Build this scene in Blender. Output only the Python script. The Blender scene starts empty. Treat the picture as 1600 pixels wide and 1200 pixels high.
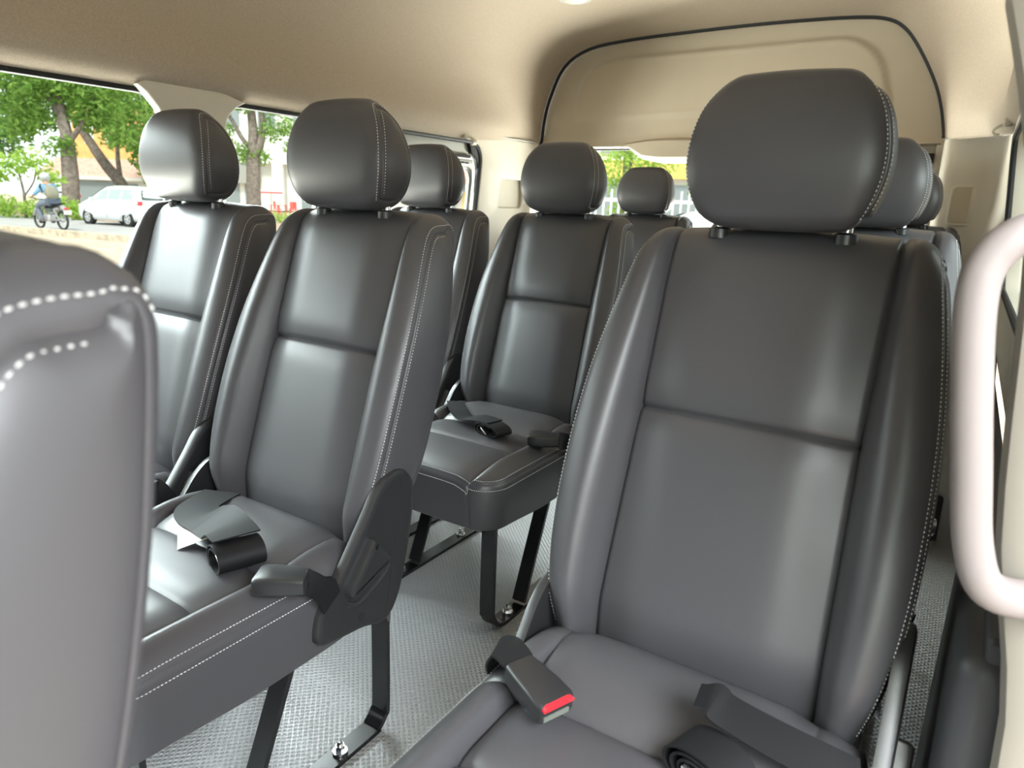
import bpy, bmesh, math, random
from mathutils import Vector, Matrix
random.seed(7)
PI = math.pi
scene = bpy.context.scene
COL = scene.collection

# ------------------------------------------------------------------ camera, world, lights, exposure
CAM_Z = 0.95
cam_d = bpy.data.cameras.new('camera')
cam = bpy.data.objects.new('camera', cam_d); COL.objects.link(cam)
yaw, pit, rol = 0.5630872, 0.2514767, 0.0381892
fw = Vector((-math.sin(yaw)*math.cos(pit), math.cos(yaw)*math.cos(pit), -math.sin(pit)))
rt = Vector((math.cos(yaw), math.sin(yaw), 0)); up = rt.cross(fw)
r2 = rt*math.cos(rol)+up*math.sin(rol); u2 = -rt*math.sin(rol)+up*math.cos(rol)
m = Matrix((r2, u2, -fw)).transposed().to_4x4(); m.translation = (0, 0, CAM_Z)
cam.matrix_world = m
cam_d.sensor_width = 36; cam_d.lens = 1095.7/1600*36
cam_d.clip_start = 0.02; cam_d.clip_end = 400
cam_d.dof.use_dof = True; cam_d.dof.focus_distance = 1.25; cam_d.dof.aperture_fstop = 7.5
scene.camera = cam
scene.view_settings.view_transform = 'Standard'
scene.view_settings.look = 'None'
scene.view_settings.gamma = 1
scene.view_settings.use_curve_mapping = False
scene.view_settings.exposure = 1.25

world = bpy.data.worlds.new('sky'); scene.world = world; world.use_nodes = True
wn = world.node_tree; wn.nodes.clear()
bgn = wn.nodes.new('ShaderNodeBackground'); won = wn.nodes.new('ShaderNodeOutputWorld')
bgn.inputs[0].default_value = (0.93, 0.97, 1.0, 1); bgn.inputs[1].default_value = 0.85
wn.links.new(bgn.outputs[0], won.inputs[0])

def sun(name, rot, energy, angle, col=(1, 0.96, 0.9)):
    d = bpy.data.lights.new(name, 'SUN'); d.energy = energy; d.angle = math.radians(angle); d.color = col
    o = bpy.data.objects.new(name, d); COL.objects.link(o); o.rotation_euler = rot; return o
sun('sun', (math.radians(30), math.radians(14), 0), 1.7, 12)

def area(name, loc, target, sx, sy, energy, col=(1, 1, 1)):
    d = bpy.data.lights.new(name, 'AREA'); d.shape = 'RECTANGLE'; d.size = sx; d.size_y = sy
    d.energy = energy; d.color = col
    o = bpy.data.objects.new(name, d); COL.objects.link(o); o.location = loc
    o.rotation_euler = (Vector(target)-Vector(loc)).to_track_quat('-Z', 'Y').to_euler(); return o
# daylight entering by the open sliding door, the front of the cabin and the side windows
area('sky_door', (0.50, -0.60, 1.20), (-0.05, 0.8, 0.65), 0.7, 0.9, 8, (0.88, 1, 0.90))
area('sky_door_high', (1.3, -0.45, 2.1), (-0.6, 0.6, 0.35), 1.5, 1.3, 98, (0.93, 0.97, 1))
area('sky_front', (-0.88, -4.0, 2.3), (-0.88, 0.6, 0.3), 1.8, 1.4, 120, (0.93, 0.95, 1))
area('sky_left', (-5.5, -0.8, 2.7), (-0.9, 0.7, 0.6), 8.0, 1.5, 330, (0.90, 0.95, 1))
area('sky_left_high', (-3.3, 0.7, 2.5), (-0.9, 0.7, 0.3), 5.0, 1.2, 420, (0.86, 0.93, 1))
area('sky_left_rear', (-3.3, 2.6, 1.85), (-0.9, 1.9, 0.5), 1.8, 0.8, 70, (0.90, 0.95, 1))
area('sky_right', (1.4, 2.0, 2.1), (-0.5, 1.7, 0.4), 2.0, 1.2, 12, (0.93, 0.97, 1))
area('ground_glow_rear', (-1.2, 3.9, 0.35), (-0.4, 2.2, 1.6), 1.6, 0.8, 90, (1, 0.95, 0.90))
area('ground_glow_left', (-2.7, 1.3, 0.45), (-0.6, 1.8, 1.6), 3.4, 0.6, 105, (1, 0.95, 0.90))

# ------------------------------------------------------------------ materials
def mat(name, col, rough=0.5, spec=0.5, metal=0.0, noise=None, bump=None, **kw):
    """noise=(scale, amount): mottled colour; bump=(scale, strength, distance)"""
    m = bpy.data.materials.new(name); m.use_nodes = True
    nt = m.node_tree; b = nt.nodes['Principled BSDF']
    b.inputs['Base Color'].default_value = (*col, 1)
    b.inputs['Roughness'].default_value = rough
    b.inputs['Metallic'].default_value = metal
    b.inputs['Specular IOR Level'].default_value = spec
    for k, v in kw.items(): b.inputs[k].default_value = v
    tc = nt.nodes.new('ShaderNodeTexCoord')
    if noise:
        n = nt.nodes.new('ShaderNodeTexNoise'); n.inputs['Scale'].default_value = noise[0]; n.inputs['Detail'].default_value = 4
        nt.links.new(tc.outputs['Object'], n.inputs['Vector'])
        r = nt.nodes.new('ShaderNodeMapRange'); r.inputs['From Min'].default_value = 0.3; r.inputs['From Max'].default_value = 0.7
        r.inputs['To Min'].default_value = 1-noise[1]; r.inputs['To Max'].default_value = 1+noise[1]
        nt.links.new(n.outputs['Fac'], r.inputs['Value'])
        x = nt.nodes.new('ShaderNodeMix'); x.data_type = 'RGBA'; x.blend_type = 'MULTIPLY'; x.inputs[0].default_value = 1
        x.inputs[6].default_value = (*col, 1)
        nt.links.new(r.outputs[0], x.inputs[7]); nt.links.new(x.outputs[2], b.inputs['Base Color'])
    if bump:
        n = nt.nodes.new('ShaderNodeTexNoise'); n.inputs['Scale'].default_value = bump[0]; n.inputs['Detail'].default_value = 3
        nt.links.new(tc.outputs['Object'], n.inputs['Vector'])
        bp = nt.nodes.new('ShaderNodeBump'); bp.inputs['Strength'].default_value = bump[1]; bp.inputs['Distance'].default_value = bump[2]
        nt.links.new(n.outputs['Fac'], bp.inputs['Height']); nt.links.new(bp.outputs[0], b.inputs['Normal'])
    return m

M = {}
M['leather'] = mat('charcoal_leather', (0.053, 0.0515, 0.0565), 0.40, 0.5, bump=(900, 0.10, 0.0006))
M['thread'] = mat('grey_thread', (0.55, 0.55, 0.55), 0.7, 0.3)
M['plastic'] = mat('black_plastic', (0.018, 0.018, 0.019), 0.36, 0.5, bump=(1400, 0.12, 0.0005))
M['frame'] = mat('black_enamel', (0.012, 0.012, 0.013), 0.25, 0.5)
M['steel'] = mat('bright_steel', (0.75, 0.75, 0.77), 0.22, 0.5, 1.0)
M['webbing'] = mat('black_webbing', (0.009, 0.009, 0.010), 0.6, 0.2)
M['red'] = mat('red_button', (0.75, 0.02, 0.03), 0.35)
M['tag'] = mat('cream_tag', (0.75, 0.68, 0.62), 0.7)
M['liner'] = mat('beige_headliner', (0.385, 0.32, 0.253), 0.9, 0.15, noise=(260, 0.10), bump=(500, 0.35, 0.0015))
M['liner_rear'] = mat('beige_vinyl', (0.47, 0.41, 0.315), 0.55, 0.3, noise=(9, 0.02))
M['trim'] = mat('cream_plastic_trim', (0.56, 0.52, 0.44), 0.5, 0.35)
M['trim_grey'] = mat('grey_plastic_trim', (0.36, 0.36, 0.33), 0.5, 0.35)
M['black_trim'] = mat('black_side_trim', (0.03, 0.031, 0.034), 0.5, 0.4, bump=(300, 0.2, 0.001))
M['rubber'] = mat('black_rubber', (0.014, 0.014, 0.015), 0.6, 0.3)
M['handle'] = mat('pale_handle', (0.20, 0.172, 0.167), 0.5, 0.3)
M['pillar'] = mat('shaded_pillar_trim', (0.27, 0.245, 0.21), 0.6, 0.3)  # shade on the near pillar is put into this darker trim colour
M['slot'] = mat('grey_latch_slot', (0.12, 0.13, 0.11), 0.5)
M['alu'] = mat('grey_aluminium', (0.42, 0.43, 0.41), 0.4, 0.5, 0.4)

def floor_mat():
    m = bpy.data.materials.new('ribbed_rubber_floor'); m.use_nodes = True
    nt = m.node_tree; b = nt.nodes['Principled BSDF']
    b.inputs['Base Color'].default_value = (0.42, 0.43, 0.44, 1); b.inputs['Roughness'].default_value = 0.36
    tc = nt.nodes.new('ShaderNodeTexCoord')
    mp = nt.nodes.new('ShaderNodeMapping'); mp.inputs['Rotation'].default_value = (0, 0, PI/4)
    nt.links.new(tc.outputs['Object'], mp.inputs['Vector'])
    hs = []
    for d in ('X', 'Y'):
        w = nt.nodes.new('ShaderNodeTexWave'); w.bands_direction = d; w.inputs['Scale'].default_value = 34
        nt.links.new(mp.outputs[0], w.inputs['Vector']); hs.append(w)
    mul = nt.nodes.new('ShaderNodeMath'); mul.operation = 'MULTIPLY'
    nt.links.new(hs[0].outputs['Fac'], mul.inputs[0]); nt.links.new(hs[1].outputs['Fac'], mul.inputs[1])
    bp = nt.nodes.new('ShaderNodeBump'); bp.inputs['Strength'].default_value = 0.9; bp.inputs['Distance'].default_value = 0.0025
    nt.links.new(mul.outputs[0], bp.inputs['Height']); nt.links.new(bp.outputs[0], b.inputs['Normal'])
    return m
M['floor'] = floor_mat()

def glass_mat(name, tint, refl=0.06):
    m = bpy.data.materials.new(name); m.use_nodes = True; nt = m.node_tree; nt.nodes.clear()
    o = nt.nodes.new('ShaderNodeOutputMaterial'); t = nt.nodes.new('ShaderNodeBsdfTransparent'); g = nt.nodes.new('ShaderNodeBsdfGlossy')
    t.inputs[0].default_value = (*tint, 1); g.inputs['Roughness'].default_value = 0.02
    mx = nt.nodes.new('ShaderNodeMixShader'); fr = nt.nodes.new('ShaderNodeFresnel'); fr.inputs[0].default_value = 1.10
    nt.links.new(fr.outputs[0], mx.inputs[0]); nt.links.new(t.outputs[0], mx.inputs[1]); nt.links.new(g.outputs[0], mx.inputs[2])
    nt.links.new(mx.outputs[0], o.inputs[0]); return m
M['glass'] = glass_mat('window_glass', (0.93, 0.97, 0.94))

# ------------------------------------------------------------------ helpers
class MB:
    def __init__(s): s.v = []; s.f = []
    def add(s, vs, fs):
        o = len(s.v); s.v += [tuple(v) for v in vs]; s.f += [tuple(i+o for i in f) for f in fs]
    def box(s, c, sz, rot=None):
        hx, hy, hz = sz[0]/2, sz[1]/2, sz[2]/2
        vs = [Vector((x, y, z)) for x in (-hx, hx) for y in (-hy, hy) for z in (-hz, hz)]
        if rot is not None: vs = [rot @ v for v in vs]
        s.add([v+Vector(c) for v in vs], [(0, 1, 3, 2), (4, 6, 7, 5), (0, 4, 5, 1), (2, 3, 7, 6), (0, 2, 6, 4), (1, 5, 7, 3)])
    def grid(s, rows, closed_u=False, closed_v=False):
        n, k = len(rows), len(rows[0])
        fs = []
        for i in range(n if closed_u else n-1):
            for j in range(k if closed_v else k-1):
                a, b = i, (i+1) % n; c, d = j, (j+1) % k
                fs.append((a*k+c, a*k+d, b*k+d, b*k+c))
        s.add([v for r in rows for v in r], fs)
    def tube(s, pts, rad, seg=8, caps=True):
        pts = [Vector(p) for p in pts]; rows = []
        rads = rad if isinstance(rad, (list, tuple)) else [rad]*len(pts)
        prev = None
        for i, p in enumerate(pts):
            t = (pts[min(i+1, len(pts)-1)]-pts[max(i-1, 0)]).normalized()
            if prev is None:
                a = Vector((0, 0, 1)) if abs(t.z) < .9 else Vector((1, 0, 0)); n = t.cross(a).normalized()
            else: n = (prev-t*prev.dot(t)).normalized()
            prev = n; b = t.cross(n)
            rows.append([p+(n*math.cos(q)+b*math.sin(q))*rads[i] for q in [2*PI*j/seg for j in range(seg)]])
        o = len(s.v); s.grid(rows, closed_v=True)
        if caps:
            s.f.append(tuple(o+j for j in range(seg))[::-1]); s.f.append(tuple(o+(len(rows)-1)*seg+j for j in range(seg)))
    def strap(s, pts, side, width, th):
        """flat band along pts, its width along side (Vector or list)"""
        pts = [Vector(p) for p in pts]; rows = []
        for i, p in enumerate(pts):
            t = (pts[min(i+1, len(pts)-1)]-pts[max(i-1, 0)]).normalized()
            sd = Vector(side[i] if isinstance(side, list) else side).normalized()
            sd = (sd-t*sd.dot(t)).normalized(); n = t.cross(sd)
            w, h = width/2, th/2
            rows.append([p-sd*w-n*h, p+sd*w-n*h, p+sd*w+n*h, p-sd*w+n*h])
        o = len(s.v); s.grid(rows, closed_v=True)
        k = o+(len(rows)-1)*4; s.f += [(o+3, o+2, o+1, o), (k, k+1, k+2, k+3)]
    def cyl(s, c, r, h, axis='Z', seg=24, r2=None):
        r2 = r if r2 is None else r2; c = Vector(c)
        ax = {'X': (1, 0, 0), 'Y': (0, 1, 0), 'Z': (0, 0, 1)}[axis] if isinstance(axis, str) else axis
        s.tube([c-Vector(ax)*h/2, c+Vector(ax)*h/2], [r, r2], seg)
    def ball(s, c, r, seg=16, rings=10, sc=(1, 1, 1)):
        rows = []
        for i in range(rings+1):
            th = PI*i/rings
            rows.append([Vector(c)+Vector((sc[0]*r*math.sin(th)*math.cos(2*PI*j/seg), sc[1]*r*math.sin(th)*math.sin(2*PI*j/seg), sc[2]*r*math.cos(th))) for j in range(seg)])
        s.grid(rows, closed_v=True)
    def mesh(s, name, mt, smooth=True, recalc=True, bevel=0):
        me = bpy.data.meshes.new(name); me.from_pydata(s.v, [], s.f)
        bm = bmesh.new(); bm.from_mesh(me)
        bmesh.ops.remove_doubles(bm, verts=bm.verts, dist=1e-6)
        if recalc: bmesh.ops.recalc_face_normals(bm, faces=bm.faces)
        if bevel:
            es = [e for e in bm.edges if len(e.link_faces) == 2 and e.calc_face_angle(0) > 0.5]
            bmesh.ops.bevel(bm, geom=es, offset=bevel, segments=3, profile=0.5, affect='EDGES', clamp_overlap=True)
        bm.to_mesh(me); bm.free()
        if mt: me.materials.append(mt)
        if smooth:
            me.polygons.foreach_set('use_smooth', [True]*len(me.polygons))
            try: me.set_sharp_from_angle(angle=math.radians(42))
            except Exception: pass
        return me
    def build(s, name, mt, parent=None, smooth=True, recalc=True, bevel=0):
        return link(name, s.mesh(name, mt, smooth, recalc, bevel), parent)

def link(name, me, parent=None):
    o = bpy.data.objects.new(name, me); COL.objects.link(o)
    if parent is not None: o.parent = parent
    return o
def tag(o, label=None, cat=None, group=None, kind=None):
    if label: o['label'] = label
    if cat: o['category'] = cat
    if group: o['group'] = group
    if kind: o['kind'] = kind
    return o
def struct(o, label=None): o['kind'] = 'structure'; (label and o.__setitem__('label', label)); return o
def empty(name, loc, label, cat, group=None, rz=0):
    o = bpy.data.objects.new(name, None); COL.objects.link(o); o.location = loc; o.rotation_euler = (0, 0, rz)
    o.empty_display_size = 0.05
    return tag(o, label, cat, group)
def copy_tree(o, parent=None):
    c = o.copy(); COL.objects.link(c); c.parent = parent
    for ch in [x for x in scene.objects if x.parent == o]: copy_tree(ch, c)
    return c
def lerp_tab(tab, x):
    if x <= tab[0][0]: return tab[0][1]
    for (a, b), (c, d) in zip(tab, tab[1:]):
        if x <= c:
            t = (x-a)/(c-a); return b+(d-b)*t
    return tab[-1][1]
def smooth_tab(tab, x):
    xs = [a for a, _ in tab]
    if x <= xs[0]: return tab[0][1]
    if x >= xs[-1]: return tab[-1][1]
    i = max(j for j in range(len(xs)-1) if xs[j] <= x)
    p1, p2 = tab[i], tab[i+1]; p0 = tab[max(i-1, 0)]; p3 = tab[min(i+2, len(tab)-1)]
    t = (x-p1[0])/(p2[0]-p1[0]); dx = p2[0]-p1[0]
    m1 = (p2[1]-p0[1])/max(p2[0]-p0[0], 1e-9)*dx; m2 = (p3[1]-p1[1])/max(p3[0]-p1[0], 1e-9)*dx
    return (2*t**3-3*t*t+1)*p1[1]+(t**3-2*t*t+t)*m1+(-2*t**3+3*t*t)*p2[1]+(t**3-t*t)*m2
def sstep(a, b, x):
    t = min(1, max(0, (x-a)/(b-a))); return t*t*(3-2*t)
def catmull(pts, closed=True, n=12):
    out = []; N = len(pts)
    for i in range(N if closed else N-1):
        if closed: p = [pts[(i+k-1) % N] for k in range(4)]
        else: p = [pts[min(max(i+k-1, 0), N-1)] for k in range(4)]
        for j in range(n):
            t = j/n
            out.append(tuple(0.5*((2*p[1][d])+(-p[0][d]+p[2][d])*t+(2*p[0][d]-5*p[1][d]+4*p[2][d]-p[3][d])*t*t+(-p[0][d]+3*p[1][d]-3*p[2][d]+p[3][d])*t**3) for d in range(len(pts[0]))))
    if not closed: out.append(tuple(pts[-1]))
    return out
def rrect(w, h, r, n=6, cx=0, cy=0):
    out = []
    for (sx, sy, a0) in ((1, 1, 0), (-1, 1, PI/2), (-1, -1, PI), (1, -1, 1.5*PI)):
        for k in range(n+1):
            a = a0+PI/2*k/n
            out.append((cx+sx*(w/2-r)+r*math.cos(a), cy+sy*(h/2-r)+r*math.sin(a)))
    return out
def round_poly(pts, r, n=5):
    out = []; N = len(pts)
    for i in range(N):
        p0, p1, p2 = Vector(pts[i-1]), Vector(pts[i]), Vector(pts[(i+1) % N])
        rr = r[i] if isinstance(r, (list, tuple)) else r
        d0 = (p0-p1); d2 = (p2-p1); k = min(rr, d0.length*.48, d2.length*.48)
        a = p1+d0.normalized()*k; b = p1+d2.normalized()*k
        for j in range(n+1):
            t = j/n; q = a*(1-t)**2+p1*2*t*(1-t)+b*t*t; out.append((q.x, q.y))
    return out
def plate(name, outline, holes, th, fn, mt, parent=None, bevel=0.0, smooth=True):
    """flat plate with holes in (u, v), thickness th along w (0..th), mapped by fn(u, v, w)"""
    cu = bpy.data.curves.new(name, 'CURVE'); cu.dimensions = '2D'; cu.fill_mode = 'BOTH'; cu.extrude = max(th/2-bevel, 0)
    cu.bevel_depth = bevel; cu.bevel_resolution = 2; cu.offset = -bevel
    for pl in [outline]+list(holes):
        sp = cu.splines.new('POLY'); sp.points.add(len(pl)-1); sp.use_cyclic_u = True
        for p, q in zip(sp.points, pl): p.co = (q[0], q[1], 0, 1)
    o = bpy.data.objects.new(name, cu); COL.objects.link(o)
    bpy.context.view_layer.update()
    dg = bpy.context.evaluated_depsgraph_get()
    me = bpy.data.meshes.new_from_object(o.evaluated_get(dg))
    bpy.data.objects.remove(o); bpy.data.curves.remove(cu)
    for v in me.vertices: v.co = fn(v.co.x, v.co.y, v.co.z+th/2)
    bm = bmesh.new(); bm.from_mesh(me); bmesh.ops.remove_doubles(bm, verts=bm.verts, dist=1e-6)
    bmesh.ops.recalc_face_normals(bm, faces=bm.faces); bm.to_mesh(me); bm.free()
    me.materials.clear(); me.materials.append(mt)
    if smooth:
        me.polygons.foreach_set('use_smooth', [True]*len(me.polygons)); me.set_sharp_from_angle(angle=math.radians(35))
    return link(name, me, parent)

def stitches(mb, pts, nrm, dash=0.0034, pitch=0.0050, r=0.00075):
    """raised dashes along a polyline pts with surface normals nrm"""
    acc = 0; L = [0]
    for a, b in zip(pts, pts[1:]): acc += (b-a).length; L.append(acc)
    def at(d):
        lo = 0; hi = len(L)-1
        while hi-lo > 1:
            mid = (lo+hi)//2
            if L[mid] <= d: lo = mid
            else: hi = mid
        t = (d-L[lo])/max(L[hi]-L[lo], 1e-9); t = min(1, max(0, t))
        return pts[lo].lerp(pts[hi], t), nrm[lo].lerp(nrm[hi], t)
    d = 0
    while d+dash < acc:
        p, n = at(d); q, n2 = at(d+dash); n = n.normalized()
        t = (q-p).normalized(); b = t.cross(n).normalized()
        mid = (p+q)/2
        vs = []
        for k, (c, w, hh) in enumerate(((p, .5, -.6), (mid, 1, .55), (q, .5, -.6))):
            for (x, y) in ((-1, 0), (0, 1), (1, 0), (0, -1)): vs.append(c+b*r*w*x+n*r*(w*y+hh))
        fs = []
        for k in (0, 4):
            for j in range(4): fs.append((k+j, k+(j+1) % 4, k+4+(j+1) % 4, k+4+j))
        fs += [(3, 2, 1, 0), (8, 9, 10, 11)]
        mb.add(vs, fs); d += pitch

# ------------------------------------------------------------------ upholstered pads
class Pad:
    """a cover sheet wrapped round a side profile (y, z), closed by side gussets"""
    def __init__(s, prof, hfun, wfun, disp, med, bulge):
        s.p = prof; s.h = hfun; s.w = wfun; s.disp = disp; s.med = med; s.bulge = bulge; s.band = .012
        L = [0]
        for i in range(len(prof)):
            a = prof[i]; b = prof[(i+1) % len(prof)]; L.append(L[-1]+math.hypot(b[0]-a[0], b[1]-a[1]))
        s.L = L; s.total = L[-1]
    def q(s, d):
        d %= s.total
        lo, hi = 0, len(s.L)-1
        while hi-lo > 1:
            mid = (lo+hi)//2
            if s.L[mid] <= d: lo = mid
            else: hi = mid
        t = (d-s.L[lo])/max(s.L[hi]-s.L[lo], 1e-9)
        a = s.p[lo]; b = s.p[(lo+1) % len(s.p)]
        return (a[0]+(b[0]-a[0])*t, a[1]+(b[1]-a[1])*t)
    def qn(s, d):
        a = s.q(d-.004); b = s.q(d+.004); ty, tz = b[0]-a[0], b[1]-a[1]; l = math.hypot(ty, tz)
        return s.q(d), (-tz/l, ty/l)          # outward for a profile running up the front
    def sheet(s, d, x):
        q, n = s.qn(d); h = s.h(d, q); w = s.w(d, q) if s.w else None
        o = s.disp(d, q, abs(x), h, w)
        return Vector((x, q[0]+n[0]*o, q[1]+n[1]*o))
    def edge(s, d):
        q, n = s.qn(d); h = s.h(d, q); e = s.sheet(d, h); return e, h
    def gx(s, y, z, dist, he, hy):
        return s.hyz(y, z)+(he-hy)*math.exp(-dist/.02)-.0016*math.exp(-(dist/.002)**2)+s.bulge*(1-math.exp(-dist/.012))
    def gpt(s, d, dist, sg):
        e, h = s.edge(d); a = s.edge(d-.004)[0]; b = s.edge(d+.004)[0]
        ty, tz = b.y-a.y, b.z-a.z; l = math.hypot(ty, tz); y, z = e.y+tz/l*dist, e.z-ty/l*dist
        return Vector((sg*s.gx(y, z, dist, h, s.hyz(e.y, e.z)), y, z))
    def gusset(s, mb, sg):
        N = 90; K = (0, .015, .035, .06, .1, .16, .25, .37, .5, .63, .75, .84, .9, .94, .965, .985, 1)
        R = []
        for i in range(N+1):
            t = i/N; t = .5-.5*math.cos(PI*t)
            df = s.dB+(s.dA-s.dB)*t; db = s.dB+s.total-(s.dB+s.total-s.dA)*t
            ef, hf = s.edge(df); eb, hb = s.edge(db); L = math.hypot(ef.y-eb.y, ef.z-eb.z)
            row = []
            for k in K:
                y = ef.y+(eb.y-ef.y)*k; z = ef.z+(eb.z-ef.z)*k; d_ = min(k, 1-k)*L
                d_ = min(d_, min(t, 1-t)*.5*abs(s.dA-s.dB)) if 0 < k < 1 else 0
                he, hy = (hf, s.hyz(ef.y, ef.z)) if k < .5 else (hb, s.hyz(eb.y, eb.z))
                row.append(Vector((sg*s.gx(y, z, d_, he, hy), y, z)))
            R.append(row)
        mb.grid(R)
    def build(s, name, rows, panel_c, bol_c, parent, mt):
        mb = MB(); R = []
        for d in rows:
            q, n = s.qn(d); h = s.h(d, q)
            if s.w:
                w = s.w(d, q); xs = [w*c for c in panel_c]+[w+(h-w)*b for b in bol_c]
            else: xs = [h*c for c in panel_c]
            full = [-x for x in xs[:0:-1]]+xs
            R.append([s.sheet(d, x) for x in full])
        mb.grid(R, closed_u=True)
        for sg in (-1, 1):
            s.gusset(mb, sg)
            lipr = []
            for d in rows:                       # tucked seam allowance closes the joint
                e, h = s.edge(d); q, n = s.qn(d)
                lipr.append([Vector((sg*h, e.y, e.z)), Vector((sg*(h-.0012), e.y-n[0]*.005, e.z-n[1]*.005))])
            mb.grid(lipr, closed_u=True)
        return mb.build(name, mt, parent)
    def stitch(s, name, d0, d1, parent, inset=0.0025, gd=0.0055, dash=.0034, pitch=.005, r=.00075):
        N = int((d1-d0)/.004)+2
        ds = [d0+(d1-d0)*i/(N-1) for i in range(N)]
        for sg in (-1, 1):
            mb = MB(); P = []; NN = []
            for d in ds:
                q, n = s.qn(d); h = s.h(d, q); x = h-inset
                p = s.sheet(d, x); px = s.sheet(d, x+.001); pd = s.sheet(d+.001, x)
                nn = (px-p).cross(pd-p)
                if nn.y*n[0]+nn.z*n[1] < 0: nn = -nn
                p.x *= sg; nn.x *= sg
                P.append(p); NN.append(nn.normalized())
            stitches(mb, P, NN, dash, pitch, r)
            P = []; NN = []
            for d in ds:
                p = s.gpt(d, gd, sg); pg = s.gpt(d, gd+.002, sg); pd = s.gpt(d+.002, gd, sg)
                nn = (pg-p).cross(pd-p)
                if nn.x*sg < 0: nn = -nn
                P.append(p); NN.append(nn.normalized())
            P = P[:-15]; NN = NN[:-15]
            stitches(mb, P, NN, dash, pitch, r)
            mb.build(name, M['thread'], parent, smooth=False)

def frange(a, b, st):
    n = max(1, int(round((b-a)/st))); return [a+(b-a)*i/n for i in range(n+1)]

def yf(z): return .309*(z-.392)+.07*(z-.392)*(z-.701)
def make_backrest(parent):
    pts = [(yf(z), z) for z in (.345, .42, .50, .58, .66, .74, .82, .875)]
    pts += [(yf(.905)+.005, .907), (.192, .9255), (.224, .9315), (.250, .926), (.263, .900)]
    pts += [(yf(z)+t, z) for z, t in ((.82, .112), (.74, .118), (.66, .12), (.58, .12), (.50, .118), (.42, .112), (.36, .10))]
    pts += [(.06, .325), (.005, .325)]
    prof = catmull(pts, True, 14)
    W = [(.33, .160), (.38, .182), (.44, .200), (.52, .212), (.62, .215), (.72, .211), (.79, .203), (.85, .193), (.90, .184), (.93, .180)]
    # arc length of the front top corner
    pad = Pad(prof, None, None, None, None, .005)
    front_top = max((pad.L[i] for i, p in enumerate(prof) if p[1] < .93 and p[0] < .2 and i < len(prof)*.6), default=.6)
    back_start = front_top+.09
    WB = .137
    zm = .701
    dm = min((abs(p[1]-zm)+(0 if i < len(prof)*.45 else 9), pad.L[i]) for i, p in enumerate(prof))[1]
    def h(d, q):
        return pad.hyz(q[0], q[1])
    def w(d, q): return min(smooth_tab([(.33, .142), (.5, .139), (.7, .1356), (.93, .137)], q[1]), h(d, q)*.9)
    def disp(d, q, x, hh, ww):
        f = 1-sstep(front_top-.05, front_top+.05, d)
        f *= sstep(.30, .37, q[1]) if d < .1 else 1
        tuck = (1-sstep(.375, .455, q[1])) if d < front_top else 0
        top = math.exp(-((d-front_top-.03)/.06)**2)
        ft = 1-sstep(front_top+.05, front_top+.10, d)      # panel seams run over the top edge
        o = -.020*tuck
        if x <= ww:
            t = x/ww
            o += -f*(.013*sstep(.50, 1.0, t))-.004*ft*t*t
            for s_, a in ((dm, 1),):
                e = abs(d-s_); o += -a*(.0065*math.exp(-(e/.0035)**2)+.005*math.exp(-(e/.022)**2))
            o += -.006*ft*math.exp(-((ww-x)/.003)**2)
        else:
            u = (x-ww)/max(hh-ww, 1e-4)
            b = smooth_tab([(.35, .022), (.45, .036), (.58, .037), (.70, .030), (.80, .019), (.88, .008), (.93, .0)], q[1])*f
            rise = math.sin(PI/2*min(1, u/.6))
            o += -.013*f*(1-min(1, u/.3))+b*rise-.004*ft
            o += -.006*ft*math.exp(-((x-ww)/.003)**2)
            R = .024*(1-top)+.030*top if d < front_top+.03 else .012+.018*(1-sstep(front_top+.03, back_start, d))
            k = max(0, (u-.25)/.75); o += -R*(1-math.sqrt(max(0, 1-k*k)))
            if hh-x < .0022: o += -.0012*(1-(hh-x)/.0022)
        return o
    def med(q):
        z = max(q[1], .40); z = z if z < .80 else .80+.07*(1-math.exp(-(z-.80)/.07)); return (yf(z)+.052, z)
    pad.h, pad.w, pad.disp, pad.med = h, w, disp, med
    pad.hyz = lambda y, z: smooth_tab(W, z)-.006*sstep(.05, .12, y-yf(z))
    pad.dA = front_top+.075; pad.dB = -.035
    rows = frange(0, dm-.045, .014)+[dm+e for e in (-.034, -.024, -.016, -.010, -.006, -.0035, -.0016, 0, .0016, .0035, .006, .010, .016, .024, .034)]
    rows += frange(dm+.045, front_top-.06, .014)+frange(front_top-.052, back_start+.04, .008)+frange(back_start+.055, pad.total-.02, .03)
    pc = [0, .2, .4, .52, .62, .7, .78, .85, .9, .94, .965, .982, .992, 1.0]
    bc = [.02, .05, .1, .16, .23, .31, .4, .5, .6, .69, .77, .84, .89, .93, .955, .972, .985, .994, 1]
    o = pad.build('backrest', rows, pc, bc, parent, M['leather'])
    pad.stitch('backrest_stitching', .06, back_start-.005, o)
    return o

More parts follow.
